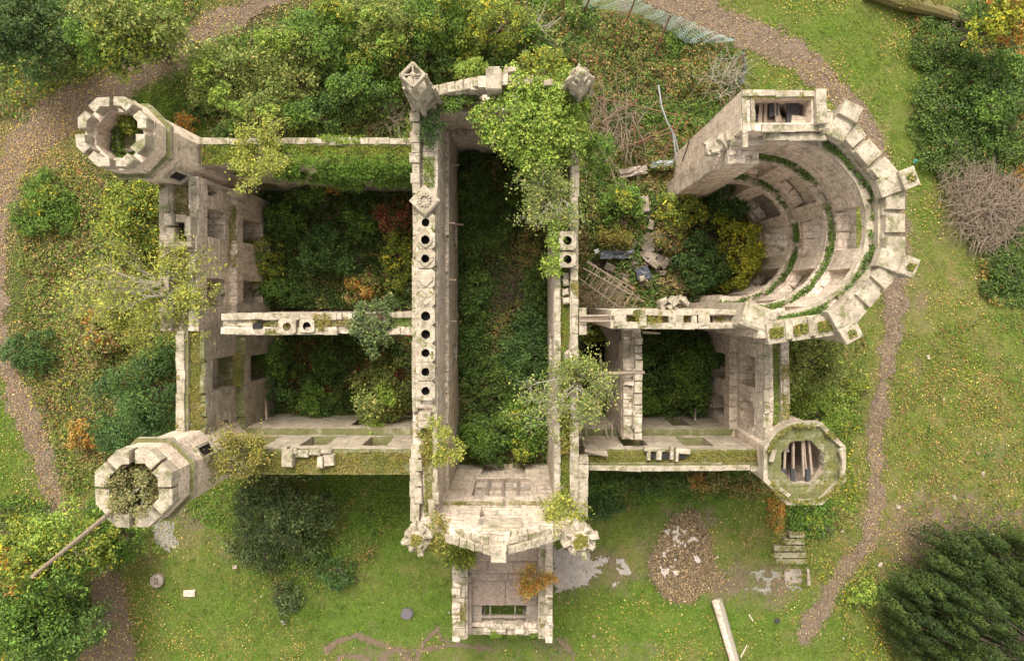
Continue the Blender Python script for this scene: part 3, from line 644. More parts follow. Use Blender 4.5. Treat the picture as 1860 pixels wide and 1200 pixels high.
for k in range(4):
    t = k * PI / 2; a = (c[0] + .47 * math.cos(t), c[1] + .47 * math.sin(t)); b = (c[0] + .47 * math.cos(t + PI / 2), c[1] + .47 * math.sin(t + PI / 2))
    m.box(((a[0] + b[0]) / 2, (a[1] + b[1]) / 2, 13.1), (.66, .12, .22), t + 3 * PI / 4, .012, ch=.03); m.box((a[0] * .98 + c[0] * .02, a[1] * .98 + c[1] * .02, 12.6), (.16, .16, 1.0), t, .01)
    m.box(((a[0] + c[0]) / 2, (a[1] + c[1]) / 2, 13.15), (.44, .07, .12), t, .01, ch=.02)
m.box((c[0], c[1], 13.2), (.18, .18, .2), PI / 4, .01, ch=.05)
m.build('open_finial', STONE2, tp)
m = MB(63); c = (2.5, 9.25)
prism(m, c, 8.0, 9.6, .62, .62, 4, .1); prism(m, c, 9.6, 9.9, .78, .7, 4, .1); prism(m, c, 9.9, 11.6, .55, .5, 4, .1); prism(m, c, 11.6, 11.8, .66, .6, 4, .1, .02); prism(m, c, 11.8, 12.45, .58, .10, 4, .1, .03)
for k in range(4):
    t = .1 + k * PI / 2 + PI / 4
    for z, q in ((10.3, .40), (10.9, .39), (11.4, .37), (12.0, .38), (12.2, .22)): m.box((c[0] + q * math.cos(t), c[1] + q * math.sin(t), z), (.12, .26, .14), t, .02, ch=.03)
m.box((c[0], c[1], 12.45), (.2, .2, .22), .4, .02, ch=.06)
for k in range(4): t = .1 + k * PI / 2; prism(m, (c[0] + .55 * math.cos(t), c[1] + .55 * math.sin(t)), 9.9, 11.9, .16, .05, 4, t, .02)
m.build('turret', STONE2, castle)
def cup_turret(c, n, R, seed, z, petals):
    m = MB(seed); prism(m, c, 7.5, z - .9, R * .62, R * .62, 8, PI / 8); prism(m, c, z - .9, z - .5, R * .62, R * .95, 8, PI / 8); prism(m, c, z - .5, z - .3, R, R, 8, PI / 8); prism(m, c, z - .3, z, R * .66, R * .58, 8, PI / 8)
    for k in range(petals):
        t = 2 * PI * k / petals + .25; L = 1.05 if k % 2 == 0 else .8
        x, y = c[0] + R * L * .8 * math.cos(t), c[1] + R * L * .8 * math.sin(t)
        m.box((x, y, z - .28), (R * .55, R * .34, .5), t, .03, (.25, 0), .1); prism(m, (c[0] + R * L * math.cos(t), c[1] + R * L * math.sin(t)), z - .6, z - .05, .1, .03, 4, t)
    o = m.build('turret', STONE2, castle)
    crown('grass_cap', (c[0], c[1], z - .03), R * .42, R * .42, .08, 'moss', seed, 300, .06, .08, o); return o
cup_turret((-4.42, -10.15), 8, .62, 64, 10.8, 8); cup_turret((2.6, -10.2), 8, .72, 65, 10.8, 8)
# --- corner towers
OCT = PI / 8
def octr(th, r, rot=0): 
    a = np.mod(th - rot + OCT, 2 * OCT) - OCT; return r * math.cos(OCT) / np.cos(a)
def ringvox(name, c, R0, R1, z0, z1, mat, parent, ths=None, seed=1, nz=1, jit=.02, rot=OCT * 0, step=None, topr=None):
    th = np.linspace(0, 2 * PI, 33) if ths is None else ths
    V = [R0, (R0 + R1) / 2, R1] if R1 - R0 > .3 else [R0, R1]
    def mp(u, v, z):
        r = octr(u, v, rot); 
        if topr: r = r * (1 + topr * (z - z0) / (z1 - z0))
        return c[0] + r * np.cos(u), c[1] + r * np.sin(u)
    Z = np.linspace(z0, z1, nz + 1)
    return vox(name, mp, th, V, Z, np.ones((len(th) - 1, len(V) - 1, nz), bool), mat, parent, jit, seed)
def tower(c, zt, Rs, seed, merl=True, rot=0.0, zledge=None, th=.36, wl0=.46):
    cx, cy = c; zl = zledge
    fullth = np.linspace(0, 2 * PI, 33)
    t = ringvox('tower', c, Rs - .35, Rs, -.3, zl, PINK, castle, None, seed, 14, .008, rot)
    ringvox('string_course', c, Rs - .3, Rs + .26, zl, zl + .28, MOSSY, t, None, seed, 1, .015, rot)
    ringvox('parapet', c, Rs - th - .02, Rs + .06, zl + .28, zt - .75, PINK, t, None, seed, 3, .012, rot)
    ringvox('parapet_lip', c, Rs - th - .04, Rs + .09, zt - .75, zt - .62, PINK, t, None, seed + 9, 1, .015, rot)
    ringvox('floor', c, .02, Rs - .3, zl - .2, zl + .0, MOSSY, t, np.linspace(1.2 + rot, 2 * PI + .1, 24), seed, 1, .03, rot)
    if merl:
        for k in range(8):
            a = OCT + k * 2 * OCT + rot; r1 = Rs + .07; wl = wl0 + .04 * ((k * 7 + seed) % 3 - 1); cc = Vector((math.cos(a), math.sin(a))); out = cc * r1; inn = cc * (r1 - th / math.cos(OCT))
            ws = []
            for s in (-1, 1):
                nrm = Vector((math.cos(a + s * OCT), math.sin(a + s * OCT))); tg = Vector((-nrm.y, nrm.x)) * s
                p = out + tg * wl; ws.append((p, p - nrm * th))
            pts = [ws[0][0], out, ws[1][0], ws[1][1], inn, ws[0][1]]; mm = MB(seed + k); V = []; z0, z1 = zt - .62, zt - .06 + .06 * ((k * 5 + seed) % 3)
            for z, sc in ((z0, 1), (z1 - .05, 1), (z1, .985)): V += [(cx + p.x * sc + mm.r.uniform(-.015, .015), cy + p.y * sc + mm.r.uniform(-.015, .015), z + mm.r.uniform(-.02, .02)) for p in pts]
            fs = [(q * 6 + e, q * 6 + (e + 1) % 6, q * 6 + 6 + (e + 1) % 6, q * 6 + 6 + e) for q in (0, 1) for e in range(6)] + [(12, 13, 16, 17), (13, 14, 15, 16)]
            mm.quads(V, fs).build('merlon', STONE2, t)
    return t
t1 = tower((-16.43, 6.88), 12.55, 1.45, 201, True, 0, 10.7); t2 = tower((-15.58, -7.48), 12.5, 1.62, 211, True, 0, 10.7, .54, .56)
for (c, a, t, z) in (((-16.43, 6.88), -.9, t1, 8.9), ((-15.58, -7.48), .55, t2, 9.1)):      # window slots in the shafts: near-black block painted as the shaded opening, pale frame
    q = octr(np.array([a]), 1.45 if t is t1 else 1.62)[0]; x, y = c[0] + q * math.cos(a), c[1] + q * math.sin(a)
    MB().box((x, y, z), (.12, .42, 1.1), a).build('window', SOOT_SHADE, t); m = MB(7)
    for s in (-1, 1): m.box((x - s * .27 * math.sin(a), y + s * .27 * math.cos(a), z), (.22, .12, 1.3), a, .01)
    m.box((x, y, z + .66), (.24, .66, .16), a, .01).box((x, y, z - .66), (.3, .66, .16), a, .01); m.build('window_frame', STONE2, t)
m = MB(66); x, y = W(210, 247, 10.8)
m.box((x - .35, y - .1, 10.85), (.55, .5, .25), 0, .03).box((x + .1, y - .25, 10.8), (.12, 1.2, .14), 0, .02).box((x - .2, y + .5, 10.8), (1.2, .3, .15), .05, .03).box((x + .3, y - .62, 10.8), (.9, .14, .14), 0, .02); m.each('floor_slab', GREY, t1)
# low wide octagon at the south-east corner, its roof timbers left
cx, cy, zt = 12.8, -7.2, 9.35
t3 = ringvox('tower', (cx, cy), 1.4, 1.76, -.3, 8.8, PINK, castle, None, 221, 12, .008)
ringvox('parapet', (cx, cy), 1.80, 2.0, 8.8, 9.35, STONE2, t3, None, 222, 1, .02)
ringvox('wall_head', (cx, cy), 1.05, 1.82, 8.6, 9.1, MOSSY, t3, None, 223, 1, .04)
m = MB(67)
for i, dx in enumerate((-.75, -.48, -.02, .5, .62, .9)): m.box((cx - .25 + dx * .85, cy + .1 + .05 * i % .2, 8.7), (.10 if i != 4 else .06, 2.1 - .25 * abs(dx) - (.3 if i == 5 else 0), .14), .03 * (i - 2), .01)
m.box((cx + .75, cy - .55, 8.85), (.08, 1.0, .08), -.6, .01); m.each('roof_beam', WOOD, t3)
m = MB(68)
for i, dx in enumerate((-.72, -.5, -.05, .75)): m.box((cx - .25 + dx * .85, cy - .75, 8.72), (.2, .75, .16), .02, .03)
m.box((cx - .95, cy - .3, 8.6), (.2, 1.2, .1), .02, .03); m.each('charred_board', CHAR, t3)
m = MB(69)
for (a, r) in ((0, 1.72), (.25, 1.7), (-.2, 1.7), (-2.2, 1.6), (2.9, 1.5)): m.box((cx + r * math.cos(a), cy + r * math.sin(a), 9.42), (.18, .55, .16), a, .02, ch=.04)
m.each('loose_coping_stone', STONE2, t3)
# --- apse at the east end: storeys step back, ledges between, a window in each facet of the middle
AX, AY = 10.9, 3.24; FC = 41 * PI / 180
def apr(th, r): a = np.mod(th + FC / 2, FC) - FC / 2; return r / np.cos(a) * .985
def apmap(u, v, z):
    k = np.clip((v - 3.9) / .3, 0, 1); pr = apr(u, v); r = v * (1 - k) + pr * k
    return AX + r * np.cos(u), AY + r * np.sin(u)
Z = mergebrk([-.3, .8, 1.7, 2.4, 3.1, 3.9, 4.8, 5.1], [5.1, 5.4, 6.1, 6.8, 7.5, 8.15, 8.4], [8.4, 8.7, 9.5, 10.2, 11.05, 11.3], np.arange(11.3, 12.3, .25))
V = np.array([2.9, 3.3, 3.6, 3.9, 4.1, 4.6])
a0, a1 = math.radians(-103), math.radians(116)
wins = [(0, .25), (FC, .25), (-FC, .24), (2 * FC, .2), (-2 * FC, .2)]
U = mergebrk(np.arange(a0, a1 + .01, math.radians(4.1)), [w[0] - w[1] for w in wins], [w[0] + w[1] for w in wins], [FC * (k + .5) for k in (-2, -1, 0, 1)])
uc = (U[1:] + U[:-1]) / 2; vc = (V[1:] + V[:-1]) / 2; zc = (Z[1:] + Z[:-1]) / 2
G = np.meshgrid(uc, vc, zc, indexing='ij')
top = np.where(G[1] > 4.1, 11.75, 11.35); top = np.where(G[0] > math.radians(80), top - 1.1 * (G[0] - math.radians(80)) / .6 + .25 * np.sin(G[0] * 40), top)
rin = np.where(G[2] < 5.1, 2.9, np.where(G[2] < 8.4, 3.3, 3.6))
fill = (G[1] > rin) & (G[2] < top)
for i, (a, w) in enumerate(wins):
    for j, (z0, z1) in enumerate(((.8, 4.8), (5.4, 8.15), (8.7, 11.05))):
        o = (abs(G[0] - a) < w) & (G[2] > z0) & (G[2] < z1)
        if i > 0: o &= (G[1] < 3.9) 
        if i == 1 and j == 2 or i == 3: o &= G[1] < 3.75
        fill &= ~o
apse = vox('apse', apmap, U, V, Z, fill, STONE, castle, .02, 31)
m = MB(71)          # window sills and lintel slabs inside the openings
for i, (a, w) in enumerate(wins):
    for j, z in enumerate((.8, 5.35, 8.65)):
        r = (3.35, 3.62, 3.85)[j]; 
        for s in (-.5, .5): m.box((AX + r * math.cos(a + s * w * .94), AY + r * math.sin(a + s * w * .94), z + .12), (.42, r * w * .9, .3), a + s * w * .9, .015, (.35, 0), .03)
m.each('window_sill', PINK, apse)
m = MB(72)
for i in range(60):
    a = random.Random(i).uniform(a0 + .3, a1 - .6); j = i % 3; r, z = ((3.1, 5.1), (3.45, 8.4), (3.8, 11.3))[j]
    m.box((AX + r * math.cos(a), AY + r * math.sin(a), z + .06), (m.r.uniform(.1, .3), m.r.uniform(.15, .5), m.r.uniform(.1, .25)), a, .02, ch=.03)
m.each('ledge_stone', STONE2, apse)
th = np.linspace(a0, math.radians(84), 80)
vox('ledge_coping', apmap, brk(a0, math.radians(100), .14, 3), [3.6, 3.78], [11.3, 11.46], np.ones((len(brk(a0, math.radians(100), .14, 3)) - 1, 1, 1), bool), STONE2, apse, .02, 5)
def merlon(a, w, r0, r1, z0, z1, seed, name='merlon', slope=0):
    def mp(u, v, z):
        v = v + slope * (z - z0) * (v < r1 - .01); r = apr(u, v); return AX + r * np.cos(u), AY + r * np.sin(u)
    return vox(name, mp, np.linspace(a - w, a + w, 4), [r0, (r0 + r1) / 2, r1], [z0, (z0 + z1) / 2, z1], np.ones((3, 2, 2), bool), STONE2, apse, .025, seed)
rd = random.Random(4)
def facet(a0f, r, t, size, z, seed, name, slope=-.2, mat=None, ch=.02):
    x = AX + r * math.cos(a0f) - t * math.sin(a0f); y = AY + r * math.sin(a0f) + t * math.cos(a0f)
    return MB(seed).box((x, y, z), size, a0f, .012, (slope, rd.uniform(-.02, .02)), ch).build(name, mat or STONE2, apse)
for f in (-2, -1, 0, 1):
    for q in (-1, 0, 1):
        low = f == -2
        facet(f * FC, 4.39, q * .97, (.84, .80 + rd.uniform(-.06, .04), .4 if low else .52), 11.8 if low else 11.98, 320 + q + f * 5, 'merlon', -.04 if low else -.12)
        if q < 1: facet(f * FC, 4.32, (q + .5) * .97, (.78, .3, .5), 11.82, 350 + q + f * 5, 'crenel_sill', -.1)
    vox('parapet_slope', lambda u, v, z: (AX + apr(u, v) * np.cos(u), AY + apr(u, v) * np.sin(u)), np.linspace(f * FC - .35, f * FC + .35, 9), [3.94, 4.16], [11.3, 11.85], np.ones((8, 1, 1), bool), STONE2, apse, .012, 9)
facet(2 * FC - .03, 4.39, -.75, (.74, .7, .56), 11.98, 390, 'merlon')
for k in (-2, -1, 0, 1):     # projecting corner piers
    a = FC * (k + .5); m = MB(80 + k); cx_, cy_ = math.cos(a), math.sin(a); P_ = lambda r: (AX + r * cx_, AY + r * cy_)
    m.box((*P_(4.95), 5.9), (.7, .70, 11.9), a, .008).box((*P_(4.62), 12.16), (1.45, .74, .5), a, .012, (.02, 0), .03).box((*P_(5.08), 12.5), (.66, .80, .22), a, .012, (-.03, 0), .03); m.build('corner_pier', STONE2, apse)
m = MB(85); x, y = W(1372, 577, 11.2); m.box((x, y, 5.6), (1.05, 1.0, 11.2), -.3, .02).box((x - .1, y + .05, 11.5), (1.15, 1.0, .6), -.35, .05, (.12, -.05), .08).box((x + .35, y - .1, 11.6), (.6, .9, .55), -.25, .03, ch=.06)
m.build('corner_pier', STONE2, castle)
# --- stair turret against the apse
x0, x1, y0, y1 = 8.95, 12.3, 6.95, 8.55; ZT = 12.4
def tmap(u, v, z): return (u, v)
U = mergebrk([x0, x0 + .35, x0 + .8, x1 - .5, x1], brk(x0, x1, .6, 2)); V = np.array([y0, y0 + .32, (y0 + y1) / 2, y1 - .3, y1]); Z = np.concatenate([np.arange(-.3, 12, .8), [ZT - .3, ZT]])
uc = (U[1:] + U[:-1]) / 2; vc = (V[1:] + V[:-1]) / 2; zc = (Z[1:] + Z[:-1]) / 2; G = np.meshgrid(uc, vc, zc, indexing='ij')
fill = (G[0] < x0 + .8) | (G[0] > x1 - .5) | (G[1] < y0 + .32) | (G[1] > y1 - .3)
fill &= ~((G[0] > x0 + .35) & (G[0] < x1 - .5) & (G[1] > y0 + .32) & (G[1] < y1 - .3) & (G[2] > 11.6))
st = vox('stair_turret', tmap, U, V, Z, fill, PINK, castle, .008, 41)
m = MB(91); m.row((x0 + .12, y0 - .7), (x0 + .12, y1), ZT, .2, .12, .5, 1.2, .01, 0).row((x0 + .45, y0), (x0 + .45, y1 - .2), ZT - .02, .16, .1, .4, 1, .01, .1).row((x0, y1 - .14), (x1 - .3, y1 - .14), ZT, .26, .16, .7, 1.4, .01, 0)
m.row((x1 - .22, y0 + .2), (x1 - .22, y1), ZT, .45, .32, .4, .8, .008, 0).row((x0 + .8, y0 + .1), (x1, y0 + .1), ZT - .05, .3, .2, .5, .9, .02, .1).row((x0 + 1, y0 - .2), (x1 + .2, y0 - .2), 12.0, .3, .25, .5, 1.1, .02, .1)
m.row((x1 + .1, y0 - .1), (x1 + .1, y0 + .9), 12.0, .4, .3, .4, .6, .008, 0)
m.build('coping', STONE2, st)
m = MB(92)
for i, (dx, w) in enumerate(((1.0, .14), (1.25, .16), (1.7, .18), (2.15, .12))): m.box((x0 + dx, y0 + .85 + .05 * i, 11.75 - .1 * (i % 2)), (w, 1.1 - .1 * (i % 3), .1), .08 * (i - 1), .03)
m.box((x0 + 1.7, y0 + .62, 11.5), (1.6, .14, .12), .02, .02).each('floor_board', WOOD, st)
m = MB(93); m.box((x0 + 2.35, y0 + .85, 11.7), (.5, 1.0, .12), .0, .03).box((x0 + 1.55, y0 + 1.05, 11.72), (.34, .6, .12), 0, .03).box((x0 + .95, y0 + .5, 11.65), (.35, .45, .12), .2, .03); m.each('charred_board', CHAR, st)
# apse north wall carried west to its broken end
nw = swall('apse_north_wall', 'x', 8.6, 10.2, [5.95, 6.3, 6.65, 6.95], [(10.9, .5), (11.1, .5), (11.5, .3)], (), 42, STONE, .35, .04, lambda f, u, z: [f.__setitem__((i, slice(None), z > 8.5 + (u[i] - 8.6) * 6), False) for i in range(len(u))])
m = MB(77)
for i in range(34):
    q = i / 34; px = 1350 - 60 * q + m.r.uniform(-8, 8); py = 243 + 28 * q + m.r.uniform(-9, 9); z = 11.4 - 1.2 * q; x, y = W(px, py, z); m.box((x, y, z), (m.r.uniform(.2, .5), m.r.uniform(.2, .45), m.r.uniform(.15, .35)), m.r.uniform(0, 1.5), .04, (m.r.uniform(-.2, .2), m.r.uniform(-.2, .2)), .03)
m.build('broken_wall_end', STONE2, nw)
# --- east wing walls
e1 = swall('south_nave_wall', 'x', 4.05, 9.7, [-1.14, -.88, -.56, -.31], [(9.9, .1), (9.6, .1), (9.9, .1)], [(4.7, 5.5, 9.0, 11, 1, 1), (8.1, 8.6, 9.2, 11, 1, 1), (5.2, 6.5, 4.5, 7.5, 0, 3)], 43, INNER)
m = MB(101); m.row((4.3, -1.0), (9.6, -1.0), 9.88, .28, .2, .5, 1.2, .008, .05).row((4.3, -.42), (9.6, -.42), 9.88, .26, .2, .4, 1.1, .008, .05)
for (px, w, h) in ((1127, .5, .3), (1168, .35, .3), (1222, .35, .35), (1233, .4, .3), (1262, .25, .2), (1280, .5, .3)): x, y = W(px, 580, 10.1); m.box((x, y, 9.95), (w, .62, h), .06, .04, ch=.05)
m.build('coping', STONE2, e1)
m = MB(102)
for i in range(14): r = m.r; m.box((6.35 + .09 * i % 1.1, r.uniform(-.3, .15), 9.2 + r.uniform(-.4, .6)), (r.uniform(.15, .4), r.uniform(.15, .4), r.uniform(.3, .8)), r.uniform(0, 1), .05, ch=.04)
m.build('broken_vault_springer', STONE2, e1)
e2 = swall('partition_wall', 'y', -6.6, -1.2, [5.0, 5.4, 5.8], [(6.9, .5), (7.2, .5)], [(-5.4, -4.6, 2, 4.4, 0, 1), (-1.9, -1.3, 4.6, 6.4, 0, 1)], 44, INNER, .38, .03)
e3 = swall('east_wall', 'y', -6.9, -1.14, [10.9, 11.3, 11.75, 12.15, 12.5], [(4.5, .1), (8.4, .12), (7.9, .05), (8.3, .08)], [(-4.1, -2.6, 5.0, 7.3, 0, 2), (-4.1, -2.7, 1.2, 3.8, 0, 2), (-6.0, -4.8, 5.0, 7.0, 0, 1), (-6.0, -5.0, .8, 3.6, 0, 1)], 45, STONE)
e4 = swall('south_wall', 'x', 3.1, 11.3, [-7.85, -7.5, -6.9, -6.55], [(8.0, .05), (7.8, .06), (4.5, .1)], [(5.0, 6.2, 4.9, 7.0, 1, 2), (8.0, 9.4, 4.9, 7.0, 1, 2), (8.2, 9.2, 1.0, 3.5, 1, 2)], 46, MOSSY)
m = MB(103); m.row((3.2, -7.72), (11.2, -7.72), 7.98, .24, .14, .8, 1.6, .01, .05)
for (px, py, a, b) in ((1188, 815, .95, .2), (1178, 825, .15, .5), (1197, 825, .25, .5), (1220, 822, .15, .6), (1240, 818, .7, .22), (1229, 828, .15, .5), (1085, 822, .9, .2)): x, y = W(px, py, 8.1); m.box((x, y, 8.05), (a, b, .4), -.06, .02, ch=.03)
m.each('parapet_stone', STONE2, e4)
m = MB()
for px in (1182, 1208, 1238): x, y = W(px, 826, 7.95); m.box((x, y, 8.0), (.34, .32, .14))
m.each('flue', SOOT_SHADE, e4)
coping('coping', [((12.35, -6.5), (12.35, -3.5), 8.25, .3, .16), ((11.4, -6.8), (11.4, -1.2), 8.4, .25, .16, .3, .7, .02, .25)], 7, None, e3)
coping('coping', [((5.62, -6.5), (5.62, -1.6), 7.35, .36, .35, .3, .6, .06, .12), ((5.15, -6.5), (5.15, -1.6), 6.9, .3, .2, .5, 1.2, .03, .3)], 8, None, e2)
# vault fragment over the passage
n = 10; V = []; 
for i in range(n + 1):
    t = i / n; px = 1096 + 28 * math.sin(t * PI * .8); py = 588 + t * 110
    for dx, dz in ((-10, 0), (12, 1.2)): x, y = W(px + dx, py, 4.5 + dz); V.append((x, y, 4.5 + dz + .5 * math.sin(t * PI))); V.append((x, y, 4.2 + dz + .5 * math.sin(t * PI)))
fs = []
for i in range(n):
    b = 4 * i; fs += [(b, b + 2, b + 6, b + 4), (b + 1, b + 5, b + 7, b + 3), (b, b + 4, b + 5, b + 1), (b + 2, b + 3, b + 7, b + 6)]
fs += [(0, 1, 3, 2), (4 * n, 4 * n + 2, 4 * n + 3, 4 * n + 1)]
MB().quads(V, fs).build('vault_fragment', GREY, castle)
# --- porch in front of the south gable
pr = swall('porch_wall', 'y', -17.6, -10.4, [-3.5, -3.1, -2.75], [(4.5, .25), (4.2, .15)], [(-16.2, -14.8, 1.2, 3.4, 0, 1)], 47, STONE, .4, .03)
swall('porch_wall', 'y', -17.6, -10.4, [1.0, 1.35, 1.7], [(4.2, .15), (4.5, .25)], [(-16.2, -14.8, 1.2, 3.4, 0, 1)], 48, STONE, .4, .03)
swall('porch_front', 'x', -3.6, 1.8, [-17.9, -17.55, -17.25], [(2.6, .5), (3.0, .25)], [(-2.0, .2, -1, 2.4, 0, 1)], 49, STONE, .35, .05)
m = MB(111)
for (ya, yb, z) in ((-10.4, -13.5, 4.1), (-13.5, -14.2, 3.85), (-14.2, -14.75, 3.6), (-14.75, -16.25, 3.3)):
    x = -2.75
    while x < .98:
        w = min(m.r.uniform(1.0, 2.2), 1.0 - x); m.box((x + w / 2, (ya + yb) / 2, z - .15), (w - .02, ya - yb - .015, .3), 0, .008, ch=.02); x += w
m.build('porch_roof_slab', plain('dirty_porch_slab', (.33, .255, .20), (.16, .12, .09), 6), castle)
m = MB(112)
for y, z in ((-13.5, 3.98), (-14.2, 3.75), (-14.7, 3.5)): m.box((-.88, y, z), (3.7, .14, .22), 0, .01, ch=.02)
m.box((-2.4, -16.75, 1.5), (.7, 1.0, 3.1), 0, .01, ch=.03).box((.66, -16.75, 1.5), (.66, 1.0, 3.1), 0, .01, ch=.03)
m.box((-.88, -16.95, 3.0), (3.7, .14, .16), 0, .01)
for x in (-1.6, -.25): m.box((x, -16.7, 2.9), (.07, .9, .1), 0, .01)
m.box((-2.7, -16.0, 3.5), (.25, 3.2, .4), 0, .01).box((1.05, -16, 3.3), (.2, 2.6, .3), 0, .01)
m.build('porch_frame', GREY, castle)
coping('porch_coping', [((-3.15, -17.4), (-3.15, -10.8), 4.35, .6, .16, .3, .7, .02, .1), ((1.35, -17.4), (1.35, -10.8), 4.35, .6, .14, .3, .7, .02, .1), ((-3.6, -17.9), (1.8, -17.95), 2.4, .4, .3, .3, .8, .03, .2), ((1.55, -18.0), (1.5, -17.2), 2.6, .6, .3, .4, .5, .03, 0)], 12)

tag(cells_sheet('bare_stone_patch', lambda x, y: (fbm(x, y, 2.4, 15, 4) > .62) & (np.hypot(x - W(1236, 0)[0], (y - W(0, 1003)[1]) * .75) < 1.0 + .5 * vn(x * 2, y * 2, 4)), (1180, 940, 1300, 1075), plain('pale_broken_screed', (.50, .44, .38), (.33, .28, .23), 5), .07, .13), kind='structure')
# ================================================================ trees, bushes, ground cover
def bush(name, px, py, r, h, pal, label, cat='bush', ry=None, group=None, seed=None, leaf=.13, dens=95, z0=0, stem=True, hollow=.45, up=.6, stretch=1.0, mix=None):
    seed = seed or int(px * 7 + py * 13) % 9973
    zc = z0 + h * .6; x, y = W(px, py, zc); k = K(zc); rx = r / k; ryy = (ry or r) / k
    o = empty(name, (x, y, z0), label, cat, group)
    crown('foliage', (x, y, z0), rx, ryy, h, pal, seed, dens, leaf, parent=o, hollow=hollow, up=up, stretch=stretch)
    if mix:
        rs = random.Random(seed)
        for i in range(mix[1]):
            a = rs.uniform(0, 2 * PI); q = rs.uniform(.1, .75)
            crown('foliage_tuft', (x + rx * q * math.cos(a), y + ryy * q * math.sin(a), z0 + h * (.55 + .3 * (1 - q))), rx * .3, ryy * .3, h * .22, mix[0], seed + i + 1, dens, leaf, parent=o)
    if stem:
        S, T = grow((x, y, z0), h * .8, min(rx, ryy) * .9, seed, 6, .05 + .02 * h, 2, .7, .35); segs_mesh('stems', S, BARKD, o)
    return o
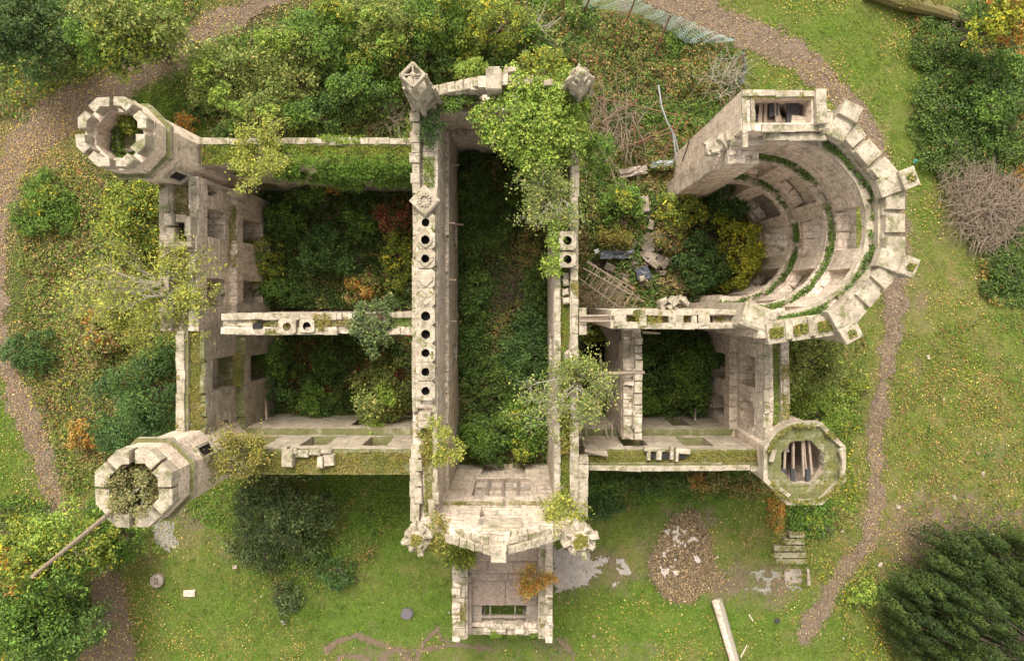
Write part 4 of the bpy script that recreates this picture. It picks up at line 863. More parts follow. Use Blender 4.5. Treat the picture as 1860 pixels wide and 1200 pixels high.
B = [
 # north side thicket
 ('bush', 395,130,58,3.6,'willow','grey green willow bush just right of the path behind the north-west tower',70), ('bush', 470,205,62,3.2,'willow','grey green willow bush against the north wall near the tower',40),
 ('bush', 520,110,75,4.2,'willow','large grey green willow bush, second along the north thicket',70), ('bush', 600,60,80,4.6,'lush','big green bush at the top edge above the north wall',60),
 ('bush', 700,45,85,4.8,'willow','big grey green bush at the top edge left of the turret with open finial',65), ('bush', 800,30,80,4.8,'lush','leafy green bush at the top edge over the north gable',55),
 ('bush', 895,40,75,4.4,'ygreen','yellowish green bush at the top edge right of the north gable',55), ('bush', 640,165,65,3.6,'dark','dark green bush in the hollow left of the open-topped turret',50),
 ('bush', 560,205,55,3.0,'dark','dark green bush close behind the ivy clad north wall',38), ('bush', 690,110,60,3.4,'lush','green bush touching the tip of the open-topped turret',50),
 ('bush', 430,235,40,2.0,'dark','low dark bush in the corner of tower and north wall',22), ('bush', 780,95,50,3.2,'dark','dark bush behind the open-topped turret',40),
 ('bush', 856,128,34,4.5,'lime','bright green rounded bush rising behind the north gable',30), ('bush', 965,70,42,2.6,'dark','dark bush beside the bare grey branches north of the hall',30),
 ('bush', 985,115,45,5.0,'ygreen','yellow green bush between the two north turrets',34),('bush', 335,222,24,1.4,'orange','small orange leaved bush at the foot of the north-west tower',20),
 # west side
 ('bush', 228,400,62,2.6,'ygreen','yellow green bush left of the chimney stub on the west wall',66), ('bush', 75,375,58,1.3,'lush','low bright green shrub beside the west path',52),
 ('bush', 262,352,42,1.8,'ygreen','yellow flecked bush under the north-west tower',30), ('bush', 45,640,46,1.6,'blue','dark blue green bush overlapping the bend of the west path',40),
 ('bush', 262,715,82,4.2,'blue','broad dark green bush against the set back west wall',78), ('bush', 215,790,60,3.0,'blue','dark green bush above the flagpole tower',38),
 ('bush', 185,600,56,1.4,'mixed','low mixed olive bush west of the spreading wall tree',50), ('bush', 300,650,36,2.8,'dark','dark bush in the angle where the west wall steps back',34),
 ('bush', 150,790,34,1.8,'orange','orange brown bush left of the south-west tower',26),
 # south-west
 ('bush', 215,985,50,2.4,'lush','green bush below the south-west tower under the pole',44), ('bush', 185,925,34,1.8,'lush','small green bush hard against the south-west tower foot',36),
 ('bush', 508,925,84,4.6,'greyleaf','big grey green shrub on the lawn by the south wall',82), ('bush', 610,1042,34,1.3,'blue','small blue green shrub on the lawn below the big grey shrub',28),
 ('bush', 470,1000,50,.9,'greyleaf','low olive scrub below the big grey shrub',40), ('bush', 560,1000,44,.9,'nettle','low scrub between the grey shrub and the turret',30),
 ('bush', 520,1085,26,.9,'greyleaf','small drooping shrub alone on the south lawn',36),
 # right side
 ('bush', 1490,735,58,1.8,'lime','bright lime bush between the east wall and the path',60), ('bush', 1540,690,38,1.2,'ygreen','small yellow green bush on the path edge',34),
 ('bush', 1475,935,40,.8,'lush','low green brambles beside the stone steps',50), ('bush', 1500,800,20,1.4,'lush','narrow green bush above the octagonal tower',20),
 ('bush', 1570,1080,28,.9,'lime','small pale green bush where the path ends',24), ('bush', 1625,1075,24,.8,'dark','small dark burnt bush left of the conifer',20),
 ('bush', 1720,195,60,1.0,'nettle','nettle clump on the right of the east meadow',70), ('bush', 1800,160,85,2.0,'dark','dark green bush at the top right edge',80), ('bush', 1835,260,50,1.4,'nettle','green bush above the brush pile at the right edge',50),
 ('bush', 1835,490,45,1.1,'nettle','low green bush below the brush pile',40), ('bush', 1740,260,55,.8,'nettle','spreading low nettles above the brush pile',60), ('bush', 1700,80,50,.8,'nettle','low nettles under the mossy fallen trunk',40),
 # inside the rooms
 ('bush', 585,450,46,3.2,'blue','round blue green bush in the middle of the north-west room',46), ('bush', 635,480,26,2.4,'blue','smaller blue green bush beside the round one in the north-west room',24),
 ('bush', 467,470,42,2.6,'ygreen','yellow green bush by the inner face of the west wall',44), ('bush', 715,395,38,2.4,'red','purple red bush against the chimney wall',32),
 ('bush', 655,400,40,2.2,'dark','dark bush in the north-west room below the orange sprig',34), ('bush', 722,470,30,2.2,'ygreen','yellow green bush near the chimney wall in the north-west room',52),
 ('bush', 660,520,40,2.0,'mixed','mixed bush with pinkish leaves above the cross wall gap',30), ('bush', 520,400,42,2.0,'dark','dark bush left of the round blue green bush',40), ('bush', 500,530,50,1.6,'dark','dark low bush above the cross wall',26),
 ('bush', 604,338,12,2.6,'orange','small orange sprig under the ivy of the north wall',18), ('bush', 560,350,40,2.4,'dark','dark bush in the shade under the ivy clad wall',26),
 ('bush', 500,655,50,1.6,'dark','dark bush in the south-west room under the cross wall',32), ('bush', 570,720,60,1.8,'dark','dark purple tinged bush in the middle of the south-west room',40), ('bush', 480,710,34,1.8,'blue','blue green bush by the west wall of the south-west room',40), ('bush', 600,650,40,1.2,'nettle','low green nettles in the south-west room',34),
 ('bush', 690,730,58,5.6,'willow','tall pale green willow rising in the corner of the south-west room',66),
 ('bush', 855,330,34,1.6,'dark','dark bush at the north end of the hall',60), ('bush', 960,640,44,2.2,'blue','green bush on the east side of the hall',70), ('bush', 870,800,55,2.4,'dark','dark bush in the south end of the hall',44), ('bush', 950,780,50,2.6,'lush','green bush by the east wall in the south end of the hall',60), ('bush', 855,640,34,1.4,'dark','dark bush along the chimney wall inside the hall',60), ('bush', 900,700,42,1.6,'nettle','low nettles in the middle of the hall',60),
 ('bush', 1345,455,42,4.0,'yellow','bright yellow bush inside the apse',66), ('bush', 1280,480,50,3.0,'blue','dark green bush left of the yellow bush in the apse',55), ('bush', 1240,380,42,3.2,'ygreen','green bush with pale yellow leaves under the broken apse wall',36),
 ('bush', 1320,370,40,2.2,'blue','dark green bush in the shade of the apse wall',34), ('bush', 1130,370,44,2.4,'lush','green bush east of the hall wall',40), ('bush', 1120,430,36,1.6,'moss','mossy olive bush beside the ladder wreck',30), ('bush', 1225,430,34,1.8,'mixed','mixed bush by the rubble in the east room',30),
 ('bush', 1240,680,72,2.8,'dark','big dark green bush filling the south-east room',66), ('bush', 1290,640,40,2.0,'dark','dark bush in the upper right of the south-east room',26), ('bush', 1190,730,34,2.0,'lush','green bush at the lower left of the south-east room',26),
 ('bush', 1085,600,26,2.4,'ygreen','yellow flowering bush under the bridging beams',22), ('bush', 1120,780,24,1.6,'lush','green fern bush at the end of the narrow passage',26),
 ('bush', 860,430,34,1.4,'nettle','low green bush in the north half of the hall by the chimney wall',60), ('bush', 950,330,34,1.6,'lush','green bush under the ivy at the north end of the hall',44), ('bush', 975,520,26,1.2,'nettle','low green bush by the hall east wall opposite the double chimney',50),
 ('bush', 900,400,34,1.2,'dark','low dark bush in the middle of the hall floor, north of the dark twigs',60), ('bush', 860,540,30,1.6,'dark','dark bush by the chimney wall in the middle of the hall',60), ('bush', 965,440,22,1.0,'mixed','olive weeds under the narrow ivy strip inside the hall',50),
 # south wall foot
 ('bush', 1100,880,44,1.6,'dark','dark green bush at the foot of the south wall by the hall',22), ('bush', 1190,880,50,1.2,'nettle','nettles at the foot of the south wall under the flue stones',20), ('bush', 1090,915,36,1.2,'blue','green bush against the outer hall wall',30), ('bush', 1290,875,50,1.0,'mixed','straggling weeds at the foot of the south wall',16), ('bush', 1360,890,36,1.2,'mixed','brown green weeds by the octagonal tower',22),
 ('bush', 1412,930,14,.8,'orange','rust red fern strip beside the stone steps',36),
]
for i, (nm, px, py, r, h, pal, lab, ry) in enumerate(B):
    bush(nm, px, py, r, h, pal, lab, ry=ry, seed=500 + i * 7, leaf=.12 if h < 2 else .14, up=.6, mix={'dark': ('lush', 3), 'willow': ('lime', 2), 'mixed': ('orange', 2), 'lush': ('ygreen', 2)}.get(pal) if r > 38 else None)
def tree(px, py, r, h, pal, label, ry=None, seed=1, leaf=.15, trunk=.25, dens=85, stretch=1.0, tx=None, mix=None, cat='tree'):
    zc = h * .62; x, y = W(px, py, zc); k = K(zc); rx, ryy = r / k, (ry or r) / k
    bx, by = (x, y) if tx is None else tx
    o = empty('tree', (bx, by, 0), label, cat)
    n = 5; rd = random.Random(seed)
    for i in range(n):      # unequal limbs of foliage
        a = 2 * PI * i / n + rd.uniform(-.4, .4); q = rd.uniform(.35, .6)
        crown('crown', (x + rx * q * math.cos(a), y + ryy * q * math.sin(a), h * rd.uniform(.25, .4)), rx * .58, ryy * .58, h * rd.uniform(.4, .55), mix[i % len(mix)] if mix else pal, seed + i, dens, leaf, parent=o, stretch=stretch, hollow=.3)
    crown('crown', (x, y, h * .45), rx * .6, ryy * .6, h * .5, pal, seed + 9, dens, leaf, parent=o, stretch=stretch, hollow=.3)
    S, T = grow((bx, by, 0), h, rx * .8, seed, 7, trunk * .6, 3, .8, .4); segs_mesh('trunk', S, BARKD, o)
    return o
tree(225, 45, 112, 7.5, 'willow', 'large yellow flecked willow tree at the top left beside the path', 85, 801, mix=['willow', 'lime', 'willow', 'lush', 'ygreen'])
tree(30, 40, 90, 7.0, 'conifer', 'dark blue green conifer in the top left corner', 85, 811, stretch=1.6, mix=['conifer', 'blue', 'conifer'])
tree(70, 1010, 100, 8.0, 'ygreen', 'tall autumn tree with orange tips below the leaning pole', 80, 821, mix=['ygreen', 'lime', 'ygreen', 'orange', 'lush'])
tree(55, 1135, 115, 7.0, 'lush', 'dark leafed tree in the bottom left corner', 85, 831, mix=['dark', 'lush', 'dark', 'ygreen'])
tree(1825, 30, 60, 6.5, 'yellow', 'yellow leaved tree in the top right corner', 45, 841, mix=['yellow', 'orange', 'dark'])
# conifer leaning in from the bottom right: plumes fanning out from one trunk
def plume_tree():
    bx, by = W(1905, 1190, 0); o = empty('conifer', (bx, by, 0), 'big dark yew-like conifer filling the bottom right corner', 'conifer'); rd = random.Random(5); S = [(bx, by, 0, bx, by, 7, .25, .1)]
    rs = np.random.RandomState(77); P = []; N = []; Cc = []
    for i in range(300):
        px = rd.uniform(1635, 1960); py = rd.uniform(965, 1290); dx, dy = px - 1822, py - 1126
        if (dx / 180) ** 2 + (dy / 155) ** 2 > 1 + .25 * math.sin(i * 2.4): continue
        zt = rd.uniform(3.6, 6.4) * (1.05 - .45 * math.hypot(dx / 180, dy / 155)); x, y = W(px, py, zt)
        h = rd.uniform(1.6, 2.6); n = 420; t = rs.rand(n) ** .7
        r = .10 + .34 * (1 - t) ** .8; a = rs.uniform(0, 2 * PI, n)
        lean = np.array([-.30, .22])
        q = np.stack([x + r * np.cos(a) + lean[0] * (t - 1) * -h * .2, y + r * np.sin(a) + lean[1] * (t - 1) * -h * .2, zt - h * (1 - t)], 1)
        P.append(q); nn = np.stack([np.cos(a) * .8, np.sin(a) * .8, np.full(n, .55)], 1) + rs.normal(size=(n, 3)) * .3; N.append(nn / np.linalg.norm(nn, axis=1, keepdims=True)); Cc.append(pick('yew', n, rs, np.full(n, rd.random())))
        S.append((bx, by, rd.uniform(.8, 3), x, y, zt - h * .6, .06, .02))
    leaves_mesh('foliage', np.concatenate(P), np.concatenate(N), .13, np.concatenate(Cc), rs, LEAF, o, .45); segs_mesh('trunk', S, BARKD, o)
plume_tree()
# --- trees and ivy rooted on the wall heads
def walltree(px, py, z, r, h, pal, label, seed, bark=BARK, per=26, leaf=.11, rise=.35, limbs=9, cat='tree', crn=1, r0=.08, levels=3, lr=.26):
    x, y = W(px, py, z); o = empty('tree', (x, y, z), label, cat)
    S, T = grow((x, y, z), h, r / K(z + h * .5) * .62, seed, limbs + 3, r0 * 1.05, levels + 1, rise, .15); segs_mesh('branches', S, bark, o)
    if per and crn: crown('crown', (x, y, z), r / K(z + h * .5) * .82 , r / K(z + h * .5) * .74, h * .34, pal, seed + 3, max(12, per * 1.0), leaf, parent=o, hollow=.05, clump=.34)
    rs = random.Random(seed); T2 = [t for t in T if rs.random() < .9]
    if per: tip_leaves('foliage', T2, max(2, int(per * .20)), lr * .95, pal, seed, leaf * .92, o)
    return o
walltree(318, 522, 7.9, 128, 2.6, 'golden', 'wide pale green birch with bare white branches spreading over the west wall', 901, per=19, limbs=11, leaf=.12, r0=.1)
walltree(262, 562, 5.5, 88, 3.0, 'golden', 'pale yellow green tree leaning out beyond the west wall', 902, per=24, limbs=8, leaf=.12)
walltree(475, 288, 8.0, 66, 1.6, 'golden', 'small yellow green tree on the north wall near the tower', 903, per=22, limbs=9, leaf=.11)
walltree(1003, 362, 9.0, 78, 2.2, 'willow', 'small pale leaved willow with bare twigs on the hall east wall', 904, per=11, limbs=11)
walltree(1050, 690, 8.8, 98, 2.6, 'willow', 'half bare tree with radiating pale branches on the hall east wall', 905, per=4, limbs=15, r0=.075, leaf=.11)
walltree(1452, 655, 3.2, 80, 3.8, 'willow', 'grey green tree with radiating twigs just outside the east wall', 906, bark=BARKD, per=30, limbs=10, leaf=.13)
walltree(266, 868, 11.3, 56, 1.6, 'greytwig', 'tangled grey leafless bush filling the top of the south-west tower', 907, per=18, limbs=20, rise=.6, r0=.07, lr=.16, cat='bush')
walltree(455, 815, 8.0, 62, 1.0, 'moss', 'olive bush sprawling on the south wall next to the tower', 908, per=15, limbs=9, r0=.05, cat='bush')
walltree(812, 805, 9.0, 58, 1.4, 'golden', 'thin sapling with yellow leaves at the south end of the chimney wall', 909, per=2, crn=0, lr=.16, limbs=4, r0=.04)
walltree(1030, 925, 9.0, 46, 1.2, 'golden', 'yellow orange sapling on the wall above the south-east hall turret', 910, per=14, limbs=7, r0=.04)
walltree(978, 1040, 4.6, 40, 1.4, 'orange', 'red and orange leaved sapling on the east wall of the porch', 911, crn=0, lr=.2, per=3, limbs=7, r0=.035)
walltree(838, 1000, 4.8, 30, 1.0, 'ygreen', 'ivy like sapling on the west wall of the porch', 912, per=30, limbs=6, r0=.03)
walltree(243, 228, 10.8, 15, .8, 'ygreen', 'small yellow green sapling growing inside the north-west tower', 913, crn=0, per=14, limbs=5, r0=.03, cat='sapling')
def ivy(px, py, r, ry, z, h, pal, label, seed, leaf=.12, cat='ivy', drop=None):
    x, y = W(px, py, z); k = K(z); o = crown('ivy', (x, y, z - h * .3), r / k, ry / k, h, pal, seed, 110, leaf, clump=.3); o['label'] = label; o['category'] = cat
    return o
ivy(985, 235, 66, 84, 9.9, 1.4, 'lime', 'bright green ivy blanket between the north gable and the hall east wall', 920, .13)
ivy(945, 212, 78, 76, 10.2, 1.5, 'lime', 'thick green ivy mound covering the north gable of the hall', 921, .13); ivy(1020, 200, 52, 62, 10, 1.4, 'lime', 'bright green ivy around the solid north turret', 922, .13)
ivy(985, 275, 48, 48, 9.4, 1.3, 'lime', 'light green ivy hanging below the mound on the hall wall', 923, .12); ivy(1082, 285, 28, 44, 7, 2.2, 'lush', 'ivy bulging on the outer side of the hall east wall', 924, .12)
ivy(1006, 440, 20, 62, 9.2, .9, 'lime', 'narrow ivy strip beside the double chimney', 925, .1); ivy(782, 225, 20, 42, 9.4, .7, 'blue', 'dark green ivy in the channel behind the open-topped turret', 926, .11); ivy(840, 188, 50, 16, 9.2, .6, 'lush', 'ivy along the north gable coping', 927, .1)
ivy(785, 972, 36, 30, 10.0, .8, 'moss', 'olive ivy tuft around the south-west hall turret', 928, .1); ivy(680, 590, 38, 48, 8.2, 1.6, 'greyleaf', 'grey green bush growing in the gap of the cross wall', 929, .12, 'bush')
ivy(775, 800, 18, 44, 9.0, .5, 'moss', 'green growth on the chimney wall head', 930, .1); ivy(1030, 760, 14, 60, 8.7, .4, 'moss', 'green growth in the channel of the hall east wall', 931, .09)
# ivy curtain on the inside of the north wall
rs = np.random.RandomState(93); n = 26000
x = rs.uniform(-11.6, -4.9, n); t = rs.rand(n); lo = 1.5 + 5.4 * np.clip(fbm(x, x * 0, .8, 3) * 1.3 - .15 + np.clip((-9.5 - x) / 2.5, 0, 1) * .6, 0, 1); z = lo + (8.1 - lo) * t ** .8; y = 6.5 - np.abs(rs.normal(size=n)) * .16 - .35 * (fbm(x, z, 1.2, 8) > .5) * rs.rand(n)
keep = fbm(x, z, .9, 41, 3) > .36; x, y, z = x[keep], y[keep], z[keep]; n = len(x)
N = np.stack([rs.normal(size=n) * .4, -np.ones(n) * .7, rs.uniform(.2, 1, n)], 1); N /= np.linalg.norm(N, axis=1, keepdims=True)
o = leaves_mesh('ivy', np.stack([x, y, z], 1), N, .13, pick('lush', n, rs, fbm(x, z, 1.0, 4)), rs, LEAF); tag(o, 'curtain of green ivy hanging down the inner face of the north wall', 'ivy')
# --- moss, grass and weeds on wall heads and ledges
def tufts(name, areas, dens, leaf, seed, label, cat='grass', up=.7):
    rs = np.random.RandomState(seed); P = []; Cc = []
    for (x0, x1, y0, y1, z, h, pal, cov) in areas:
        n = int(abs(x1 - x0) * abs(y1 - y0) * dens); x = rs.uniform(x0, x1, n); y = rs.uniform(y0, y1, n); f = fbm(x, y, 1.3, seed, 3); m = f > (1 - cov) * .75 + .1
        x, y, f = x[m], y[m], f[m]; hz = h * (.3 + 1.2 * vn(x * 3, y * 3, 4)); P.append(np.stack([x, y, z + hz * rs.rand(len(x))], 1)); Cc.append(pick(pal, len(x), rs, vn(x * 2, y * 2, 7)))
    P = np.concatenate(P); o = leaves_mesh(name, P, normals(len(P), rs, up), leaf, np.concatenate(Cc), rs, LEAF, None, .4); return tag(o, label, cat, kind='stuff')
tufts('wall_grass', [(-16.2, -15.45, -1.2, 5.6, 7.9, .12, 'moss', .7), (-15.5, -14.95, -6.7, -1.3, 7.92, .1, 'moss', .75), (-14.95, -14.8, -6.7, -1.3, 7.92, .1, 'moss', .4), (-14.75, -14.3, -4.3, -2.6, 4.9, .12, 'moss', .8), (-15, -14.62, 1, 5, 4.75, .1, 'moss', .5),
 (-14.9, -4.9, 6.5, 7.38, 7.92, .2, 'grass', .86), (-14.9, -4.9, 6.45, 7.4, 7.92, .16, 'moss', .7), (-10.5, -4.9, 6.3, 6.9, 7.9, .5, 'lush', .6), (-9.5, -4.9, 7.5, 7.85, 7.9, .4, 'lime', .45), (-14.2, -4.9, -8.0, -7.0, 7.95, .16, 'moss', .9), (-13.3, -7.6, -1.1, -.8, 8.35, .12, 'moss', .6), (-6.1, -5, -1.2, -.7, 8.2, .2, 'grass', .9),
 (-4.35, -3.85, 5.2, 6.6, 9.15, .15, 'grass', .8), (-4.3, -3.8, -9.6, -5, 9.15, .15, 'moss', .75), (1.88, 2.28, -9.3, 8.8, 8.42, .14, 'grass', .72), (1.9, 2.3, -9.3, 8.8, 8.42, .16, 'moss', .6),
 (-3.6, 1.5, 9.0, 9.35, 8.2, .15, 'moss', .6), (-3.6, 1.6, -9.62, -9.42, 7.45, .1, 'moss', .75), (-3.8, -1.6, -10.1, -9.65, 9.5, .2, 'moss', .8), (0, 2.0, -10.1, -9.65, 9.5, .2, 'moss', .8), (3.2, 11.2, -7.6, -6.92, 7.85, .14, 'moss', .85), (3.2, 11.2, -7.85, -7.6, 8.0, .08, 'moss', .3),
 (11.75, 12.15, -6.6, -1.3, 8.0, .14, 'grass', .85), (4.6, 9.4, -.86, -.58, 9.65, .14, 'moss', .65), (9.9, 12, 6.95, 7.2, 12.2, .1, 'moss', .4), (9.0, 12.2, 8.2, 8.5, 12.45, .1, 'moss', .55), (-3.5, -2.8, -17.4, -10.6, 4.4, .14, 'moss', .5), (1.0, 1.7, -17.4, -10.6, 4.4, .12, 'moss', .4), (-3.6, 1.8, -18.2, -17.3, 2.7, .25, 'grass', .5),
 (-4.66, -3.82, -6.9, 5.0, 9.72, .02, 'moss', .12), (-4.9, -4.6, -9.8, 8.9, 9.24, .06, 'moss', .25), (2.3, 2.66, -9.5, 9, 9.12, .08, 'moss', .3), (4.1, 9.6, -1.15, -.3, 10.05, .08, 'moss', .3), (-13.7, -7.5, -1.45, -.5, 8.6, .08, 'moss', .3), (-16.75, -16.3, -1.2, 5.7, 8.36, .06, 'moss', .3), (-16, -15.6, -6.7, -1.3, 8.24, .06, 'moss', .35), (-15, -4.9, 7.4, 7.75, 8.12, .08, 'grass', .35), (12.1, 12.5, -6.6, -1.2, 8.4, .08, 'moss', .35)],
 900, .075, 31, 'moss and short grass growing along the wall heads and ledges')
rs = np.random.RandomState(8); P = []; Cc = []
for (r0, r1, z, h, cov, dn) in ((3.02, 3.3, 5.12, .34, .50, 900), (3.34, 3.6, 8.42, .36, .52, 900), (3.70, 4.06, 11.33, .34, .55, 900), (4.1, 4.35, 12.0, .06, .15, 700)):
    n = int((a1 - a0) * (r1 - r0) * r1 * dn); a = rs.uniform(a0, a1 - .2, n); r = rs.uniform(r0, r1, n); m = fbm(a * 7, r * 4, 1.0, 5, 4) > (1 - cov) * .8 + .08; a, r = a[m], r[m]
    P.append(np.stack([AX + r * np.cos(a), AY + r * np.sin(a), z + h * rs.rand(len(a))], 1)); Cc.append(pick('lush', len(a), rs, vn(a * 9, r * 9, 3)) * .85)
for (r, t, zz) in ((4.45, -1.0, 12.0), (4.45, 0, 12.0), (4.45, 1.0, 12.0)):
    n = 420; f = -2 * FC; q = 4.36 + rs.uniform(-.2, .2, n); tt = t + rs.uniform(-.28, .28, n); P.append(np.stack([AX + q * math.cos(f) - tt * math.sin(f), AY + q * math.sin(f) + tt * math.cos(f), zz + .12 * rs.rand(n)], 1)); Cc.append(pick('moss', n, rs))
for k in (-2, -1, 0):
    n = 90; f = FC * (k + .5); q = 5.12 + rs.uniform(-.17, .15, n); tt = rs.uniform(-.16, .16, n); P.append(np.stack([AX + q * math.cos(f) - tt * math.sin(f), AY + q * math.sin(f) + tt * math.cos(f), 12.63 + .05 * rs.rand(n)], 1)); Cc.append(pick('moss', n, rs))
P = np.concatenate(P); o = leaves_mesh('ledge_weeds', P, normals(len(P), rs, .6), .09, np.concatenate(Cc), rs, LEAF); tag(o, 'weeds growing along the curved inner ledges of the apse', 'weeds', kind='stuff')
rs = np.random.RandomState(18); n = 9000; a = rs.uniform(0, 2 * PI, n); r = rs.uniform(1.1, 1.85, n); m = fbm(np.cos(a) * 3, np.sin(a) * 3 + r, 1.0, 5, 3) > .42; a, r = a[m], r[m]
P = np.stack([12.8 + r * np.cos(a), -7.2 + r * np.sin(a), 9.0 + .38 * (r > 1.62) + .1 * rs.rand(len(a))], 1); o = leaves_mesh('tower_grass', P, normals(len(P), rs, .7), .075, pick('moss', len(P), rs), rs, LEAF); tag(o, 'grass growing round the rim of the octagonal south-east tower', 'grass', kind='stuff')
P = []
for c in ((-16.43, 6.88), (-15.58, -7.48)): n = 1500; a = rs.uniform(0, 2 * PI, n); r = rs.uniform(.55, 1.0, n); P.append(np.stack([c[0] + r * np.cos(a), c[1] + r * np.sin(a), 10.75 + .3 * rs.rand(n)], 1))
P = np.concatenate(P); o = leaves_mesh('tower_weeds', P, normals(len(P), rs, .5), .1, pick('lush', len(P), rs), rs, LEAF); tag(o, 'weeds on the broken floors inside the two west towers', 'weeds', kind='stuff')
# --- ground cover
FOOT = [(-16.9, -3.4, -8.2, 7.8), (-5, 2.8, -10.5, 9.9), (2.6, 12.8, -8, -.2), (9, 15.6, -1.5, 8.8), (-3.6, 1.8, -18, -10), (11.2, 14.8, -9, -5.4), (-17.8, -15, 5.2, 8.5), (-17.3, -14.2, -9.1, -6)]
def infoot(x, y):
    m = np.zeros(len(x), bool)
    for a, b, c, d in FOOT: m |= (x > a) & (x < b) & (y > c) & (y < d)
    return m
def carpet(name, poly, h, dens, leaf, pals, seed, label, cat='undergrowth', outside=False, lump=.9, cov=1.0, z=1.0, up=.6, aspect=.55, hard=False):
    rs = np.random.RandomState(seed); pp = np.array(pxpoly(poly, h * .5)); x0, y0 = pp.min(0); x1, y1 = pp.max(0); n = int((x1 - x0) * (y1 - y0) * dens)
    x = rs.uniform(x0, x1, n); y = rs.uniform(y0, y1, n); wob = 0 if hard else .9
    m = inpoly(x + wob * (fbm(x, y, .8, seed) - .5) * 2, y + wob * (fbm(y, x, .8, seed + 1) - .5) * 2, [tuple(p) for p in pp])
    if outside: m &= ~infoot(x, y)
    f = fbm(x, y, lump, seed + 2, 3)
    if cov < 1: m &= f > (1 - cov) * .7 + .12
    m &= (pathdist(x, y, PATHS['west']) > -.1 + .2 * rs.randn(n)) & (pathdist(x, y, PATHS['east']) > -.1 + .2 * rs.randn(n))
    m &= ~((x > pitx0) & (x < pitx1) & (y > pity0) & (y < pity1))
    x, y, f = x[m], y[m], f[m]; n = len(x); hh = h * np.clip((f - .25) * 2.2, .12, 1.5) * (.55 + .45 * vn(x * 2.6, y * 2.6, seed)); zz = gh(x, y) + hh * rs.rand(n) ** .55
    zone = fbm(x, y, .55, seed + 5, 3) + rs.normal(size=n) * .07; q = np.quantile(zone, np.linspace(0, 1, len(pals) + 1)[1:-1]) if len(pals) > 1 else []
    which = np.searchsorted(q, zone); col = np.zeros((n, 3)); tone = vn(x * 2.3, y * 2.3, seed + 9)
    for i, pn in enumerate(pals):
        mm = which == i
        if mm.any(): col[mm] = pick(pn, mm.sum(), rs, tone[mm])
    o = leaves_mesh(name, np.stack([x, y, zz], 1), normals(n, rs, up), leaf, col, rs, LEAF, None, aspect); return tag(o, label, cat, kind='stuff')
carpet('undergrowth', [(340,100),(520,20),(720,-40),(1060,-40),(1060,100),(960,110),(790,170),(740,250),(400,250),(350,200)], 1.3, 260, .15, ['dark', 'mixed', 'willow', 'lush'], 1, 'tangled undergrowth between the bushes north of the castle', outside=True)
carpet('bramble_thicket', [(1025,-10),(1150,20),(1330,75),(1350,150),(1330,220),(1250,290),(1230,310),(1080,310)], 1.2, 330, .13, ['lush', 'nettle', 'dark', 'rust', 'lush', 'mixed', 'nettle', 'dry', 'rust', 'dark'], 2, 'brambles, bracken and rusty ferns in the north-east corner', outside=True)
carpet('undergrowth', [(440,290),(760,290),(760,560),(440,560)], 1.1, 300, .13, ['dark', 'blue', 'mixed', 'dark'], 3, 'dark undergrowth on the floor of the north-west room', hard=True)
carpet('undergrowth', [(440,600),(760,600),(760,790),(440,790)], .9, 280, .13, ['dark', 'nettle', 'dark', 'red'], 4, 'dark undergrowth on the floor of the south-west room', hard=True)
carpet('undergrowth', [(815,270),(1010,270),(1010,870),(815,870)], .9, 260, .12, ['dark', 'nettle', 'mixed', 'dry', 'dark'], 5, 'weeds and dead leaves on the hall floor', cov=.9, hard=True, lump=.7)
carpet('undergrowth', [(1045,300),(1400,300),(1400,560),(1045,560)], .9, 260, .13, ['mixed', 'dark', 'nettle', 'dry'], 6, 'weeds over the rubble floor of the east room', cov=.7, hard=True)
carpet('undergrowth', [(1160,590),(1330,590),(1330,780),(1160,780)], .9, 260, .12, ['dark', 'lush', 'dark'], 7, 'dark undergrowth on the floor of the south-east room', hard=True)
carpet('undergrowth', [(1050,600),(1150,600),(1150,820),(1050,820)], .6, 220, .12, ['moss', 'mixed', 'lush'], 8, 'weeds on the floor of the narrow passage', cov=.8, hard=True)
carpet('rough_herbage', [(-20,-20),(360,-20),(300,120),(120,200),(-20,220)], .8, 200, .14, ['lush', 'mixed', 'dark', 'ygreen'], 9, 'rough herbage in the top left beyond the path')
carpet('rough_herbage', [(30,330),(110,290),(330,300),(330,820),(200,880),(110,900),(60,760),(30,640)], .55, 260, .12, ['mixed', 'lush', 'dry', 'ygreen', 'mixed'], 10, 'brambles and dying bracken between the west path and the castle', outside=True)
carpet('rough_herbage', [(-20,900),(100,900),(160,1010),(150,1100),(160,1230),(-20,1230)], .9, 200, .14, ['lush', 'dark', 'ygreen'], 11, 'herbage under the bottom left trees')
carpet('nettle_bed', [(1640,20),(1880,-20),(1880,560),(1790,540),(1760,380),(1700,310),(1650,210),(1680,120)], .7, 270, .13, ['nettle', 'dark', 'nettle', 'mixed', 'orange'], 12, 'nettles and brambles along the right edge of the meadow')
carpet('rough_herbage', [(1400,590),(1570,590),(1575,720),(1540,830),(1560,960),(1480,960),(1420,900),(1400,700)], .45, 260, .11, ['ygreen', 'lush', 'mixed'], 13, 'weeds between the east wall and the path', outside=True)
carpet('rough_herbage', [(1065,850),(1400,850),(1420,910),(1300,915),(1150,920),(1065,930)], .5, 260, .11, ['mixed', 'nettle', 'dark', 'lush'], 14, 'weeds along the foot of the south wall', outside=True)
carpet('rough_herbage', [(390,860),(740,860),(730,950),(650,1040),(560,1080),(450,1050),(400,960),(330,930)], .3, 240, .1, ['lush', 'grass', 'nettle', 'lush', 'mixed'], 15, 'long weeds on the lawn round the grey shrub', outside=True, cov=.8)
carpet('rough_herbage', [(1480,1030),(1640,1020),(1700,1090),(1700,1230),(1560,1230),(1520,1120)], .35, 220, .11, ['lush', 'mixed', 'ygreen'], 16, 'long grass and weeds between the path end and the conifer', cov=.7)
